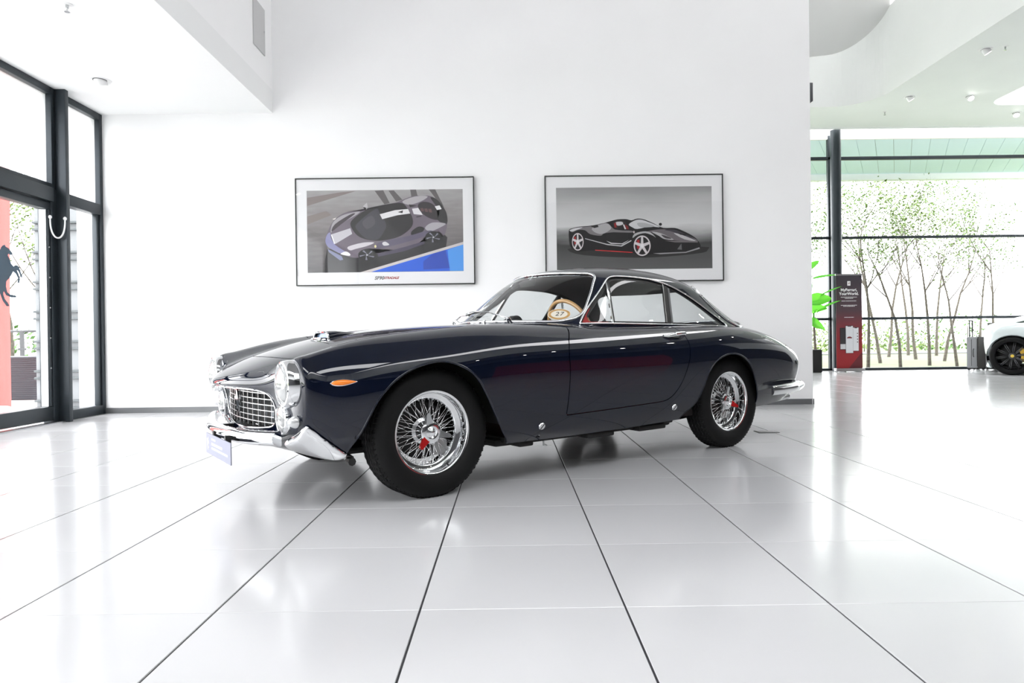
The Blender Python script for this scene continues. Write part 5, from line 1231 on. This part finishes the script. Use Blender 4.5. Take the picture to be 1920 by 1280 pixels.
for s in (1,-1):
    W = np.where(Pw[:,1]*s > .4, -fg, -.1); a_, b__, c_, _ = clip(Pw, Nn, Ff, W); shell('side_window', a_-b__*.01, b__, c_, M('tinted_glass',(.01,.012,.014),.05), car2)
    hlp = smooth_poly([(3.30,.45),(3.15,.56),(2.95,.66),(2.80,.72),(2.85,.66),(3.05,.56),(3.25,.44)],4)
    W = np.where((Vw[:,1]*s > .55), -sdf(Vw[:,[0,2]], hlp), -.1); a_, b__, c_, _ = clip(Vw, Nw, Fw, W)
    if c_: shell('headlight', a_+b__*.004, b__, c_, M('headlight_dark',(.05,.06,.065),.08), car2)
    CB().bbox((1.84,s*.98-.07,.92),(2.0,s*.98+.07,1.02),.03).build('door_mirror', M('mirror_grey',(.28,.31,.33),.25), car2)
    for u_ in (0,2.62):
        c = (u_, s*.86, .35); ax = (0,s,0)
        CB().lathe([(.26,.09),(.275,.10),(.31,.105),(.335,.095),(.348,.07),(.35,0),(.348,-.1),(.30,-.12)],c,ax,64).build('tyre', tyre_m, car2, True, 50)
        rr = CB().lathe([(.25,-.1),(.252,.05),(.262,.088),(.268,.092),(.272,.085)],c,ax,56).build('rim', M('rim_black',(.03,.03,.032),.3,.5), car2, True, 40)
        mb = CB()
        for k in range(10):
            a = 2*math.pi*k/10+.15
            for da in (-.05,.05):
                P_ = lambda r,h,t: np.array([c[0]+r*math.cos(t),c[1]+s*h,c[2]+r*math.sin(t)])
                mb.tube([P_(.05,.06,a+da*3),P_(.15,.07,a+da*1.6),P_(.256,.075,a+da)],[.011,.009,.008],5)
        mb.build('rim_spokes', M('spoke_dark',(.09,.09,.095),.25,.8), rr, True, None)
        CB().lathe([(.06,.05),(.058,.07),(.03,.078),(0,.078)],c,ax,24).build('hub', M('hub_dark',(.06,.06,.06),.3,.6), rr); CB().lathe([(0,.082),(.026,.081),(.03,.076)],c,ax,20).build('hub_cap', M('badge_yellow',(.8,.55,.05),.35), rr)
        CB().lathe([(0,-.02),(.19,-.02),(.19,-.04),(0,-.04)],c,ax,40).build('brake_disc', M('disc_iron'), rr)
        mb = CB(); A = np.linspace(R(-35),R(45),10); out = [(.215,t) for t in A]+[(.13,t) for t in A[::-1]]
        f1 = [(c[0]+r*math.cos(t),c[1]+s*.01,c[2]+r*math.sin(t)) for r,t in out]; mb.prism(f1,(0,s*.04,0)); mb.build('brake_caliper', M('caliper_yellow',(.85,.50,.02),.4), rr, False)
        A = np.linspace(R(-20),R(200),30); arc_ = [(u_+.392*math.cos(t),.35+.392*math.sin(t)) for t in A]; n = len(arc_)
        CB().add([(q[0],s*.90,q[1]) for q in arc_]+[(q[0],s*.55,q[1]) for q in arc_]+[(u_,s*.55,.3)],[(i,i+1,n+i+1,n+i) for i in range(n-1)]+[(n+i,n+i+1,2*n) for i in range(n-1)]).build('wheel_well', under_m, car2, True, 50)
CB().bbox((-.4,-.8,.10),(3.3,.8,.16),.02).build('underbody', under_m, car2)
